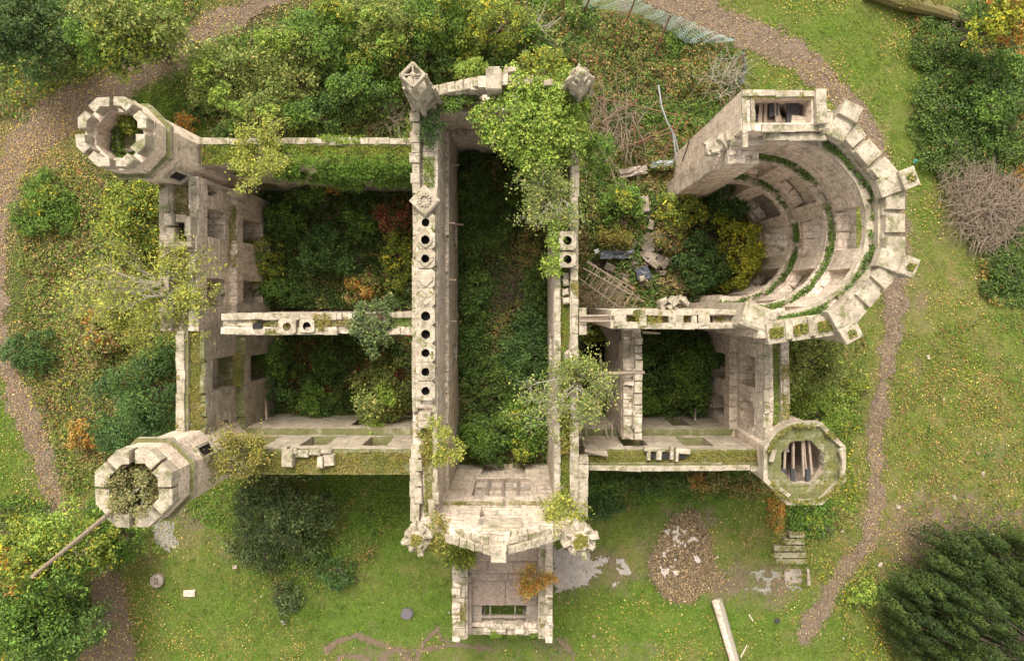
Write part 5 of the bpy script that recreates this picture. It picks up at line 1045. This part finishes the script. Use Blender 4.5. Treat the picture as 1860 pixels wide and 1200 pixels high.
carpet('rough_herbage', [(1620,620),(1880,560),(1880,980),(1700,960),(1640,900)], .2, 170, .09, ['grass', 'mixed', 'dry', 'grass', 'rust', 'lush'], 17, 'tussocky grass on the east meadow', cov=.62)
carpet('rough_herbage', [(240,100),(370,60),(350,240),(250,180)], .3, 240, .1, ['grass', 'lush'], 18, 'long grass behind the north-west tower', cov=.8, outside=True)
# lawn: short blades
def lawn():
    rs = np.random.RandomState(3); n = 520000; x = rs.uniform(-32, 30, n); y = rs.uniform(-22, 19, n)
    m = ~infoot(x, y) & (pathdist(x, y, PATHS['west']) > .26 * rs.randn(n)) & (pathdist(x, y, PATHS['east']) > .26 * rs.randn(n)) & ~(inpoly(x, y, pxpoly(MOUND)) & (rs.rand(n) < .95)) & ~(inpoly(x, y, pxpoly(SLAB)) & (rs.rand(n) < .8))
    f = fbm(x, y, .9, 12, 4); m &= f + .1 * rs.randn(n) > .36
    for t in TRACKS: m &= (pathdist(x, y, t) > .04 * rs.randn(n)) | (rs.rand(n) < .12)
    bare = np.zeros(n)
    for e, q in (((1765,965,150,48),1),((1690,1035,90,55),.95),((1845,700,60,60),.5),((1655,550,35,60),.7),((1765,860,110,70),.45),((120,300,90,110),.75),((60,200,90,60),.8),((110,380,60,60),.4),((140,740,90,120),.5),((330,1000,60,50),.45),((435,890,30,28),1),((1395,1065,70,45),.7),((1750,440,50,80),.5),((1300,1070,60,20),.7),((1000,1180,300,30),.35)): bare = np.maximum(bare, q * ell(x, y, *e, .7))
    m &= rs.rand(n) > bare * (.5 + .9 * fbm(x, y, 1.3, 33, 3))
    x, y, f = x[m], y[m], f[m]; n = len(x); t = fbm(x, y, 2.6, 55, 4); tone = np.clip((t - .36) * 3.2, 0, 1)
    lush = 1.0 * (y < W(0, 930)[1]) * (x < W(1500, 0)[0]); col = pick('grass', n, rs, tone); col = np.where((rs.rand(n) < lush * .65)[:, None], np.array([.12, .235, .018]) * rs.uniform(.6, 1.45, (n, 1)) * (.55 + .9 * tone[:, None]), col)
    o = leaves_mesh('lawn_grass', np.stack([x, y, gh(x, y) + .02 + .06 * rs.rand(n)], 1), normals(n, rs, .5), .085, col, rs, LEAF, None, .35); tag(o, 'short rough grass of the lawns and meadow', 'grass', kind='stuff')
lawn()
def litter(name, n, leaf, pal, label, region, seed, cat='leaves', lift=.06, mat=None, dark=None):
    rs = np.random.RandomState(seed); x = rs.uniform(-31, 30, n); y = rs.uniform(-21, 18.5, n); m = region(x, y, rs); x, y = x[m], y[m]
    o = leaves_mesh(name, np.stack([x, y, gh(x, y) + lift + .05 * rs.rand(len(x))], 1), normals(len(x), rs, 1.3), leaf, pick(pal, len(x), rs), rs, LITTER, None, .8); return tag(o, label, cat, kind='stuff')
def pd(x, y): return np.minimum(pathdist(x, y, PATHS['west']), pathdist(x, y, PATHS['east']))
litter('fallen_leaves', 400000, .058, 'litter', 'yellow and brown fallen leaves scattered over the grass and paths', lambda x, y, rs: ~infoot(x, y) & (rs.rand(len(x)) < np.clip(.008 + 1.4 * (fbm(x, y, .45, 6, 4) - .51) + .55 * ell(x, y, 110, 310, 120, 120, .9) + .38 * np.exp(-np.maximum(0, pathdist(x, y, PATHS['west'])) / 1.5) * (x < -8) + .12 * (x > 15), 0, 1)), 61)
litter('wood_chips', 420000, .06, 'chips', 'brown wood chips covering the footpaths', lambda x, y, rs: (rs.rand(len(x)) < np.exp(-np.maximum(0, pd(x, y) + .1) / .30)), 62, 'wood chips', .05)
rs = np.random.RandomState(9)
def mound():
    n = 22000; x = rs.uniform(*sorted((W(1160, 0)[0], W(1350, 0)[0])), n); y = rs.uniform(*sorted((W(0, 910)[1], W(0, 1110)[1])), n); m = inpoly(x + .25 * rs.randn(n) * .5, y + .25 * rs.randn(n) * .5, pxpoly(MOUND)); x, y = x[m], y[m]
    bald = (fbm(x, y, 2.4, 15, 4) > .62) & (np.hypot(x - W(1236, 0)[0], (y - W(0, 1003)[1]) * .75) < 1.0 + .5 * vn(x * 2, y * 2, 4)) & (rs.rand(len(x)) < .9); x, y = x[~bald], y[~bald]
    o = leaves_mesh('chip_heap', np.stack([x, y, gh(x, y) + .08 + .1 * rs.rand(len(x))], 1), normals(len(x), rs, .8), .085, pick('chips', len(x), rs), rs, LITTER, None, .6); tag(o, 'heap of loose brown wood chips on the lawn', 'wood chips', kind='stuff')
mound()
litter('hall_litter', 60000, .09, 'dry', 'dead brown leaves on the floors inside the castle', lambda x, y, rs: infoot(x, y) & (rs.rand(len(x)) < .8), 63, 'leaves', .02)
# ================================================================ loose things
def stone_obj(name, px, py, size, z, rot, seed, label, cat, mat=STONE2, group=None, tilt=(0, 0), ch=.05, jit=.03):
    x, y = W(px, py, z); o = MB(seed).box((x, y, gh(x, y) + z + size[2] / 2), size, rot, jit, tilt, ch).build(name, mat); return tag(o, label, cat, group)
# flagpole leaning off the south-west tower
m = MB(); a = W(205, 925, 12.4); b = W(58, 1047, 17.0); m.tube((*a, 12.2), (*b, 17.0), .10, .06, 8)
tag(m.build('flagpole', WOOD), 'long bleached timber pole leaning out from the top of the south-west tower', 'pole')
# log
m = MB(); p = W(1303, 1090, .4); q = W(1345, 1235, .4); m.tube((*p, .4), (*q, .4), .30, .27, 12)
log = empty('log', (*p, 0), 'bare debarked log lying on the lawn at the bottom edge', 'log'); m.build('bark', BARK, log)
m = MB(); d = Vector((q[0] - p[0], q[1] - p[1], 0)).normalized(); s = Vector((d.y, -d.x, 0)); 
a = Vector((*p, .4)); m.tube(a + s * .10 - d * .03 + Vector((0, 0, .08)), Vector((*q, .4)) + s * .10 + Vector((0, 0, .08)), .24, .2, 10); m.build('bare_wood', PINK, log)
# steps
m = empty('stone_steps', (*W(1437, 1010), 0), 'flight of worn stone steps in the grass below the octagonal tower', 'steps')
for i, (py, x0, x1) in enumerate(((967, 1430, 1457), (980, 1422, 1458), (994, 1405, 1462), (1008, 1406, 1464), (1021, 1411, 1466))):
    xa, y = W(x0, py, .2); xb = W(x1, py, .2)[0]; z = .62 - i * .13; MB(i).box(((xa + xb) / 2, y, z / 2), (xb - xa, .30, z), 0, .02, ch=.03).build('step', plain('mossy_step', (.36, .30, .22), (.16, .16, .07), 5), m)
stone_obj('kerb_stone', 1466, 1045, (.14, .95, .3), 0, .05, 4, 'narrow upright kerb slab at the lower end of the steps', 'stone')
stone_obj('stone_slab', 1440, 1045, (1.0, .8, .12), 0, .05, 5, 'cracked flat landing slab below the steps', 'stone', GREY)
# well cover disc
x, y = W(288, 1052); m = MB(3); n = 20; V = [(x + r * math.cos(2 * PI * i / n), y + r * math.sin(2 * PI * i / n), z) for (r, z) in ((.40, 0), (.40, .22), (.36, .27)) for i in range(n)] + [(x, y, .27)]
m.quads(V, [(k * n + i, k * n + (i + 1) % n, (k + 1) * n + (i + 1) % n, (k + 1) * n + i) for k in range(2) for i in range(n)] + [(3 * n, 2 * n + i, 2 * n + (i + 1) % n, 2 * n + (i + 2) % n) for i in range(0, n, 2)])
o = empty('stone_disc', (x, y, 0), 'round pale stone disc with a carved slot lying on the lawn', 'stone disc'); m.build('disc', GREY, o); m = MB()
m.box((x - .07, y, .275), (.03, .3, .02), -.15).box((x + .07, y + .02, .275), (.03, .3, .02), -.15).box((x - .02, y + .16, .275), (.14, .03, .018), -.15).box((x + .02, y - .14, .275), (.14, .03, .018), -.15); m.build('slot', SOOT_SHADE, o)
stone_obj('stone_block', 346, 1075, (.66, .34, .2), 0, 0, 6, 'small rectangular pale block on the lawn right of the round disc', 'stone', PINK)
n = 9; x, y = W(740, 1113); m = MB(8); V = [(x + (.38 + .05 * math.sin(i * 2.1)) * math.cos(2 * PI * i / 12) * q, y + (.36 + .04 * math.cos(i * 3)) * math.sin(2 * PI * i / 12) * q, z) for (q, z) in ((1.0, -.1), (1, .1), (.8, .2)) for i in range(12)] + [(x, y, .2)]
m.quads(V, [(k * 12 + i, k * 12 + (i + 1) % 12, (k + 1) * 12 + (i + 1) % 12, (k + 1) * 12 + i) for k in range(2) for i in range(12)] + [(36, 24 + i, 24 + (i + 1) % 12, 24 + (i + 2) % 12) for i in range(0, 12, 2)])
tag(m.build('tree_stump', plain('dark_stump', (.09, .08, .085), (.16, .14, .14), 14)), 'dark weathered tree stump on the lawn left of the porch', 'tree stump')
# pale loose stones on the meadow
G1 = 'small pale stones lying on the meadow'
for i, (px, py, s) in enumerate(((1797,972,.34),(1760,1004,.3),(1752,992,.15),(1673,1052,.24),(1690,1040,.14),(1702,1057,.22),(1600,1025,.22),(1685,648,.2),(1770,633,.12),(1713,725,.13),(1532,1158,.13),(1785,860,.2),(1733,902,.2),(1632,920,.2),(1528,963,.14),(1770,505,.1),(1655,1083,.2),(1776,822,.15))):
    stone_obj('stone', px, py, (s * 1.3, s * .8, s * .5), 0, i * .7, i, 'small pale stone lying loose on the meadow east of the castle', 'stone', STONE2, G1)
for i, (px, py, s) in enumerate(((428,1028,.25),(475,1082,.1),(516,1128,.26),(815,1112,.12),(1078,1152,.15),(336,925,.16))):
    stone_obj('stone', px, py, (s, s * .9, s * .6), 0, i, i + 40, 'small pale stone on the south lawn', 'stone', STONE2, 'small pale stones on the south lawn')
# rubble on the floor of the east room
rd = random.Random(6)
for i in range(46):
    px = rd.gauss(1165, 34); py = rd.gauss(470, 34); s = rd.uniform(.3, .75)
    stone_obj('rubble_stone', px, py, (s, s * rd.uniform(.4, .8), s * rd.uniform(.3, .6)), rd.uniform(0, .35), rd.uniform(0, 3), i, 'fallen masonry block in the dark rubble heap on the east room floor', 'stone', RUB if i % 5 else GREY, 'masonry blocks of the rubble heap', (rd.uniform(-.3, .3), rd.uniform(-.3, .3)), .05, .05)
stone_obj('fallen_block', 1162, 375, (.9, .9, .6), .3, .15, 3, 'large square block of masonry among the bushes in the east room', 'stone', GREY)
stone_obj('fallen_block', 1202, 430, (.85, .4, .3), .3, .1, 4, 'pale oblong block at the top of the rubble heap', 'stone', GREY)
# plastic sheet and bag
def crumple(name, px, py, w, l, z, rot, seed, mat, label, cat):
    x, y = W(px, py, z); a = np.linspace(-.5, .5, 12); U, V = np.meshgrid(a, a, indexing='ij'); H = z + .35 * fbm(U * 3 + seed, V * 3, 1.2, seed) ; X = x + (U * w) * math.cos(rot) - (V * l) * math.sin(rot) + .12 * (vn(U * 9, V * 9, seed) - .5); Y = y + (U * w) * math.sin(rot) + (V * l) * math.cos(rot) + .12 * (vn(V * 9, U * 9, seed) - .5)
    idx = np.arange(144).reshape(12, 12); Fq = np.stack([idx[:-1, :-1], idx[1:, :-1], idx[1:, 1:], idx[:-1, 1:]], -1).reshape(-1, 4); return tag(mesh_np(name, np.stack([X, Y, H], -1).reshape(-1, 3), Fq, mat), label, cat)
crumple('plastic_sheet', 1120, 462, 1.9, .5, .5, 0, 3, plain('dark_plastic', (.05, .06, .07), (.12, .13, .15), 6, .35), 'dark plastic sheet lying on the east room floor', 'plastic sheet')
crumple('rubbish_bag', 1168, 498, .8, .8, .6, .4, 5, plain('black_plastic', (.04, .045, .055), (.10, .11, .13), 6, .3), 'black plastic bag caught in the rubble heap', 'bag')
crumple('scrap_of_plastic', 1084, 456, .26, .2, .5, .4, 7, plain('white_plastic', (.7, .7, .68), (.5, .5, .5), 6, .4), 'white scrap of plastic beside the hall wall', 'litter')
stone_obj('white_stone', 1165, 506, (.3, .28, .25), .8, .3, 31, 'pale stone sitting on the black bag', 'stone')
# broken ladder-like timber frame
def frame_wreck(name, a, b, w, z0, z1, nr, label, cat, seed=0, r=.035):
    A = Vector((*W(*a, z0), z0)); Bv = Vector((*W(*b, z1), z1)); d = (Bv - A).normalized(); s = Vector((-d.y, d.x, 0)).normalized() * w / 2; o = empty(name, (A.x, A.y, 0), label, cat); rd = random.Random(seed)
    for q in (-1, 1): MB().tube(A + s * q, Bv + s * q, r, r).build('rail', WOOD, o)
    for i in range(nr):
        t = (i + 1) / (nr + 1) + rd.uniform(-.02, .02); p = A.lerp(Bv, t); MB().tube(p - s * rd.uniform(.9, 1.5), p + s * rd.uniform(.9, 1.5), r * .7).build('rung', WOOD, o)
frame_wreck('broken_ladder', (1058, 488), (1160, 562), 1.0, 5.0, 3.0, 8, 'broken timber ladder lying between the hall wall and the rubble', 'ladder')
frame_wreck('timber_frame', (1062, 481), (1150, 530), .35, 5.2, 4.5, 3, 'thin timber frame fallen across the broken ladder', 'timber', 3)
def pole(name, pts, r, mat, label, cat, group=None, n=6, zs=None):
    m = MB(); P = [Vector((*W(p[0], p[1], p[2]), p[2])) for p in pts]
    for a, b in zip(P, P[1:]): m.tube(a, b, r, r * .85, n)
    return tag(m.build(name, mat), label, cat, group)
for i, (a, b, z) in enumerate((((1052,574),(1116,573),9.4), ((1052,579),(1116,578),9.3), ((1052,583),(1116,583),9.4))): pole('bridging_beam', [(*a, z), (*b, z)], .06, WOOD, 'grey timber beam bridging from the hall wall to the south nave wall', 'beam', 'timber beams over the passage')
pole('long_beam', [(1052, 680, 8.4), (1170, 676, 7.6)], .10, WOOD, 'long brown beam lying across the passage onto the partition wall', 'beam')
pole('long_beam', [(1056, 672, 8.4), (1150, 682, 7.7)], .05, WOOD, 'thin beam crossing the long brown beam over the passage', 'beam')
for i, (x0, x1, y0, y1, z) in enumerate(((1062, 1066, 735, 800, 6), (1080, 1086, 690, 745, 4), (1098, 1106, 770, 805, 5), (1112, 1112, 765, 800, 5), (1090,1096,640,700,3))): pole('leaning_timber', [(x0, y0, z), (x1, y1, z + .6)], .05, WOOD, 'pale timber leaning in the narrow passage beside the hall wall', 'timber', 'timbers leaning in the passage')
pole('upright_stake', [(482, 722, 1.5), (484, 760, 4.4)], .05, WOOD, 'upright wooden stake in the south-west room', 'stake'); pole('upright_stake', [(1263, 742, 2.0), (1263, 762, 4.6)], .05, WOOD, 'upright wooden stake in the south-east room', 'stake')
pole('floor_joist', [(1168, 603, 8.5), (1198, 605, 7.8)], .06, WOOD, 'short joist sticking out below the south nave wall', 'beam'); pole('wall_joist', [(820, 407, 3.5), (842, 408, 3.5)], .06, WOOD, 'short joist stub low on the chimney wall in the hall', 'beam')
pole('loose_board', [(1062, 818, 8.3), (1104, 827, 8.3)], .09, WOOD, 'loose grey board lying on the south wall head by the hall', 'board')
# scaffold tubes and dead branches in the north-east corner
T = [((1070,300,.8),(1225,228,1.6),.045), ((1080,290,.8),(1230,236,1.5),.04), ((1145,180,1.2),(1170,262,.6),.045), ((1085,178,1.4),(1235,210,1.0),.045), ((1095,185,1.2),(1108,300,.6),.04), ((1200,287,.5),(1245,205,1.6),.04), ((1105,215,1.2),(1160,180,1.6),.035), ((1230,200,1.4),(1210,280,.6),.035), ((1150,205,1.2),(1154,255,1.2),.03)]
for a, b, r in T: pole('scaffold_tube', [a, b], r, RUST, 'thin rusty tube lying across the brambles in the north-east corner', 'tube', 'rusty tubes in the brambles')
pole('hose', [(1196,155,1.0),(1202,195,1.2),(1212,222,1.2),(1222,240,1.1),(1226,270,1.0),(1230,300,.8)], .05, GALV, 'long pale grey hose trailing through the brambles to the apse wall', 'hose')
pole('hose', [(1224,240,1.1),(1233,275,1.0),(1240,293,.9)], .035, GALV, 'thin branch of hose beside the apse wall', 'hose')
pole('drainpipe', [(1240,292,5.5),(1250,262,8.0),(1252,256,8.6)], .03, CHAR, 'thin black cable hanging on the corner of the broken apse wall', 'cable')
# fence: leaning rusty posts and sagging wire netting
f = empty('wire_fence', (*W(1200, 40), 0), 'sagging green wire netting on leaning rusty posts beside the top path', 'fence')
for a, b in (((1027,30,.3),(1020,-25,2.0)), ((1128,62,.3),(1155,-4,2.2)), ((1190,98,.3),(1218,28,2.2)), ((1060,20,.3),(1075,-10,2.0)), ((1320,120,.3),(1360,96,1.8))):
    m = MB(); m.tube((*W(*a), a[2] - .3), (*W(*b), b[2]), .06, .05); m.build('post', RUST, f)
def netting(rows, mat, parent):
    """knotted mesh between top and bottom polylines"""
    m = MB(); Ns = 60; Nr = 9; P = []
    tp, bt = rows
    def at(pl, t):
        s = t * (len(pl) - 1); i = min(int(s), len(pl) - 2); q = s - i; return [pl[i][k] * (1 - q) + pl[i + 1][k] * q for k in range(3)]
    S = []
    g = [[None] * (Nr + 1) for _ in range(Ns + 1)]
    for i in range(Ns + 1):
        for j in range(Nr + 1):
            a = at(tp, i / Ns); b = at(bt, i / Ns); q = j / Nr; c = [a[k] * (1 - q) + b[k] * q for k in range(3)]; z = c[2] + .12 * math.sin(i * .9 + j); x, y = W(c[0] + 1.5 * math.sin(i * 1.7 + j * 2), c[1] + 1.5 * math.cos(i * 1.3 + j), z); g[i][j] = (x, y, z)
    for i in range(Ns):
        for j in range(Nr): S.append((*g[i][j], *g[i + 1][j + 1], .007, .007)); S.append((*g[i + 1][j], *g[i][j + 1], .007, .007))
    return segs_mesh('netting', S, mat, parent, 3)
NETM = plain('greenish_wire', (.38, .48, .45), (.26, .34, .33), 9, .5)
netting(([(1060,-12,1.3),(1150,-5,1.6),(1190,15,1.3),(1240,32,1.0),(1290,55,.6),(1330,72,.2)], [(1060,15,.6),(1150,22,.8),(1200,45,.6),(1245,78,.4),(1280,80,.3),(1335,74,.2)]), NETM, f)
f2 = empty('wire_netting', (*W(1350, 130), 0), 'crumpled grey netting hanging at the corner by the stair turret', 'netting'); netting(([(1352,92,1.2),(1356,120,1.2),(1350,150,1.0)], [(1345,100,.6),(1348,120,.5),(1343,152,.4)]), GALV, f2)
crumple('netting_roll', 1205, 298, 1.6, .35, .6, .1, 9, GALV, 'grey folded netting at the foot of the broken apse wall', 'netting'); crumple('wall_scrap', 1150, 312, 1.6, .5, .5, .2, 11, GREY, 'slab of concrete showing in the brambles beside the hall', 'stone')
# dead brush pile, dead branches
def brush(name, px, py, r, n, label, seed, z=.3, L=1.6, pal=None, th=.02, flat=.5):
    rd = random.Random(seed); S = []; R = r / K(0); x0, y0 = W(px, py)
    for i in range(n):
        a = rd.uniform(0, 2 * PI); q = R * math.sqrt(rd.random()) * .8; p = Vector((x0 + q * math.cos(a), y0 + q * math.sin(a), z + rd.uniform(0, 1.0) * (1 - q / R * .6))); b = rd.uniform(0, 2 * PI); d = Vector((math.cos(b), math.sin(b), rd.uniform(-.15, flat * .6))); l = L * rd.uniform(.3, 1); rr = th * rd.uniform(.5, 1.5)
        for k in range(3):
            e = p + d * (l / 3); S.append((*p, *e, rr, rr * .75)); rr *= .75
            if rd.random() < .6: dd = (d + Vector((rd.uniform(-1, 1), rd.uniform(-1, 1), rd.uniform(-.2, .3))) * .7).normalized(); S.append((*e, *(e + dd * l * .3), rr * .8, rr * .4))
            p = e; d = (d + Vector((rd.uniform(-.25, .25), rd.uniform(-.25, .25), rd.uniform(-.15, .1)))).normalized()
    return S
def brushobj(name, label, cat, mat, *a, **k): return tag(segs_mesh(name, brush(name, *a, **k), mat, None, 4), label, cat)
TW = plain('dead_twigs', (.28, .215, .155), (.15, .115, .08), 9)
brushobj('brush_pile', 'big pile of dead brown branches at the right edge of the meadow', 'brush pile', TW, 1792, 380, 82, 1150, '', 4, z=.3, L=1.5, th=.02)
brushobj('brush_pile', 'smaller spill of dead twigs on the left of the big brush pile', 'brush pile', TW, 1740, 330, 55, 300, '', 5, z=.2, L=1.2, th=.015)
brushobj('dead_branches', 'dead brown branches tangled beside the hall east wall', 'branches', TW, 1110, 240, 62, 90, '', 6, z=.9, L=2.9, th=.022)
brushobj('dead_branches', 'bare grey branches sticking up north of the hall', 'branches', BARK, 965, 75, 26, 40, '', 7, z=1.0, L=1.8, th=.03, flat=1.5)
brushobj('dead_branches', 'dry brown twigs over the passage below the broken ladder', 'branches', TW, 1090, 545, 42, 170, '', 8, z=1.8, L=1.5, th=.014)
brushobj('dead_branches', 'dry brown twigs in the hollow behind the chimney wall', 'branches', TW, 710, 215, 32, 90, '', 10, z=.6, L=1.5, th=.014)
brushobj('dead_branches', 'pale twigs above the corner of the stair turret', 'branches', BARK, 1305, 150, 42, 90, '', 9, z=.7, L=1.6, th=.014, flat=1)
brushobj('dead_branches', 'dark twiggy litter on the hall floor', 'branches', BARKD, 915, 520, 45, 130, '', 12, z=.1, L=1.3, th=.014)
# mossy fallen trunk, top right
m = MB(); P = [Vector((*W(px, py, .4), .4)) for px, py in ((1575,-22),(1640,2),(1700,18),(1745,34),(1790,42))]
t = empty('fallen_tree', (*W(1690, 20), 0), 'thick mossy fallen tree trunk at the top right edge', 'fallen tree')
segs_mesh('bark', [(*a, *b, ra, rb) for a, b, ra, rb in zip(P, P[1:], (.55, .5, .4, .2), (.5, .4, .25, .06))], plain('mossy_bark', (.16, .15, .05), (.14, .10, .05), 5), t, 10)
crown('moss', (*W(1660, 8), .55), 1.6, .35, .35, 'moss', 3, 120, .08, parent=t)
crumple('litter_scrap', 1659, 294, .16, .16, .1, 0, 3, plain('turquoise_plastic', (.08, .35, .30), (.05, .28, .24), 9, .4), 'small turquoise scrap of rubbish in the grass by the path', 'litter')
# burnt spot
stone_obj('charred_log', 1410, 1125, (.3, .2, .15), 0, .5, 9, 'small charred lump with ash on the lawn right of the log', 'charred wood', CHAR)
for i, (px, py, l, a) in enumerate(((1363,1120,.45,-1.0),(1300,1012,.3,.3),(1350,1180,.8,1.1),(1414,1012,.4,-.3))): stone_obj('stick', px, py, (l, .06, .06), .03, a, i, 'short split stick of pale wood lying on the lawn', 'stick', PINK, 'split sticks on the lawn', ch=.01, jit=.01)

# labels that tell repeats apart by their order in the picture
ORD = ['first','second','third','fourth','fifth','sixth','seventh','eighth','ninth','tenth','eleventh','twelfth','thirteenth','fourteenth','fifteenth','sixteenth','seventeenth','eighteenth']
def order(group, key, fmt):
    L = sorted([o for o in C.objects if o.get('group') == group and 'label' in o], key=key)
    for i, o in enumerate(L): o['label'] = fmt % ORD[i]
def cen(o):
    if o.type == 'MESH': c = np.zeros(len(o.data.vertices) * 3); o.data.vertices.foreach_get('co', c); return c.reshape(-1, 3).mean(0) + np.array(o.location)
    return np.array(o.location)
order(G1, lambda o: -cen(o)[1], '%s from the top of the small pale stones on the east meadow')
order('small pale stones on the south lawn', lambda o: cen(o)[0], '%s from the left of the small pale stones on the south lawn')
order('rusty tubes in the brambles', lambda o: -cen(o)[1], '%s from the top of the thin rusty tubes lying over the brambles')
order('timbers leaning in the passage', lambda o: -cen(o)[1], '%s from the top of the pale timbers in the narrow passage')
order('split sticks on the lawn', lambda o: cen(o)[0], '%s from the left of the split sticks on the lawn')
order('timber beams over the passage', lambda o: -cen(o)[1], '%s from the top of the timber beams bridging to the south nave wall')

rs = np.random.RandomState(71); n = 3800; x = rs.uniform(*sorted((W(1395, 0)[0], W(1472, 0)[0])), n); y = rs.uniform(*sorted((W(0, 955)[1], W(0, 1065)[1])), n); st = np.abs(((W(0, 959)[1] - y) % .45) - .0) < .17; k = (st | (rs.rand(n) < .12)) & (fbm(x, y, 1.5, 4) > .38)
o = leaves_mesh('step_weeds', np.stack([x[k], y[k], .12 + .5 * np.clip((y[k] - W(0, 1040)[1]) / 2.5, 0, 1) + .08 * rs.rand(k.sum())], 1), normals(k.sum(), rs, .8), .09, pick('moss', k.sum(), rs), rs, LEAF); tag(o, 'moss and weeds growing between the stone steps', 'weeds', kind='stuff')
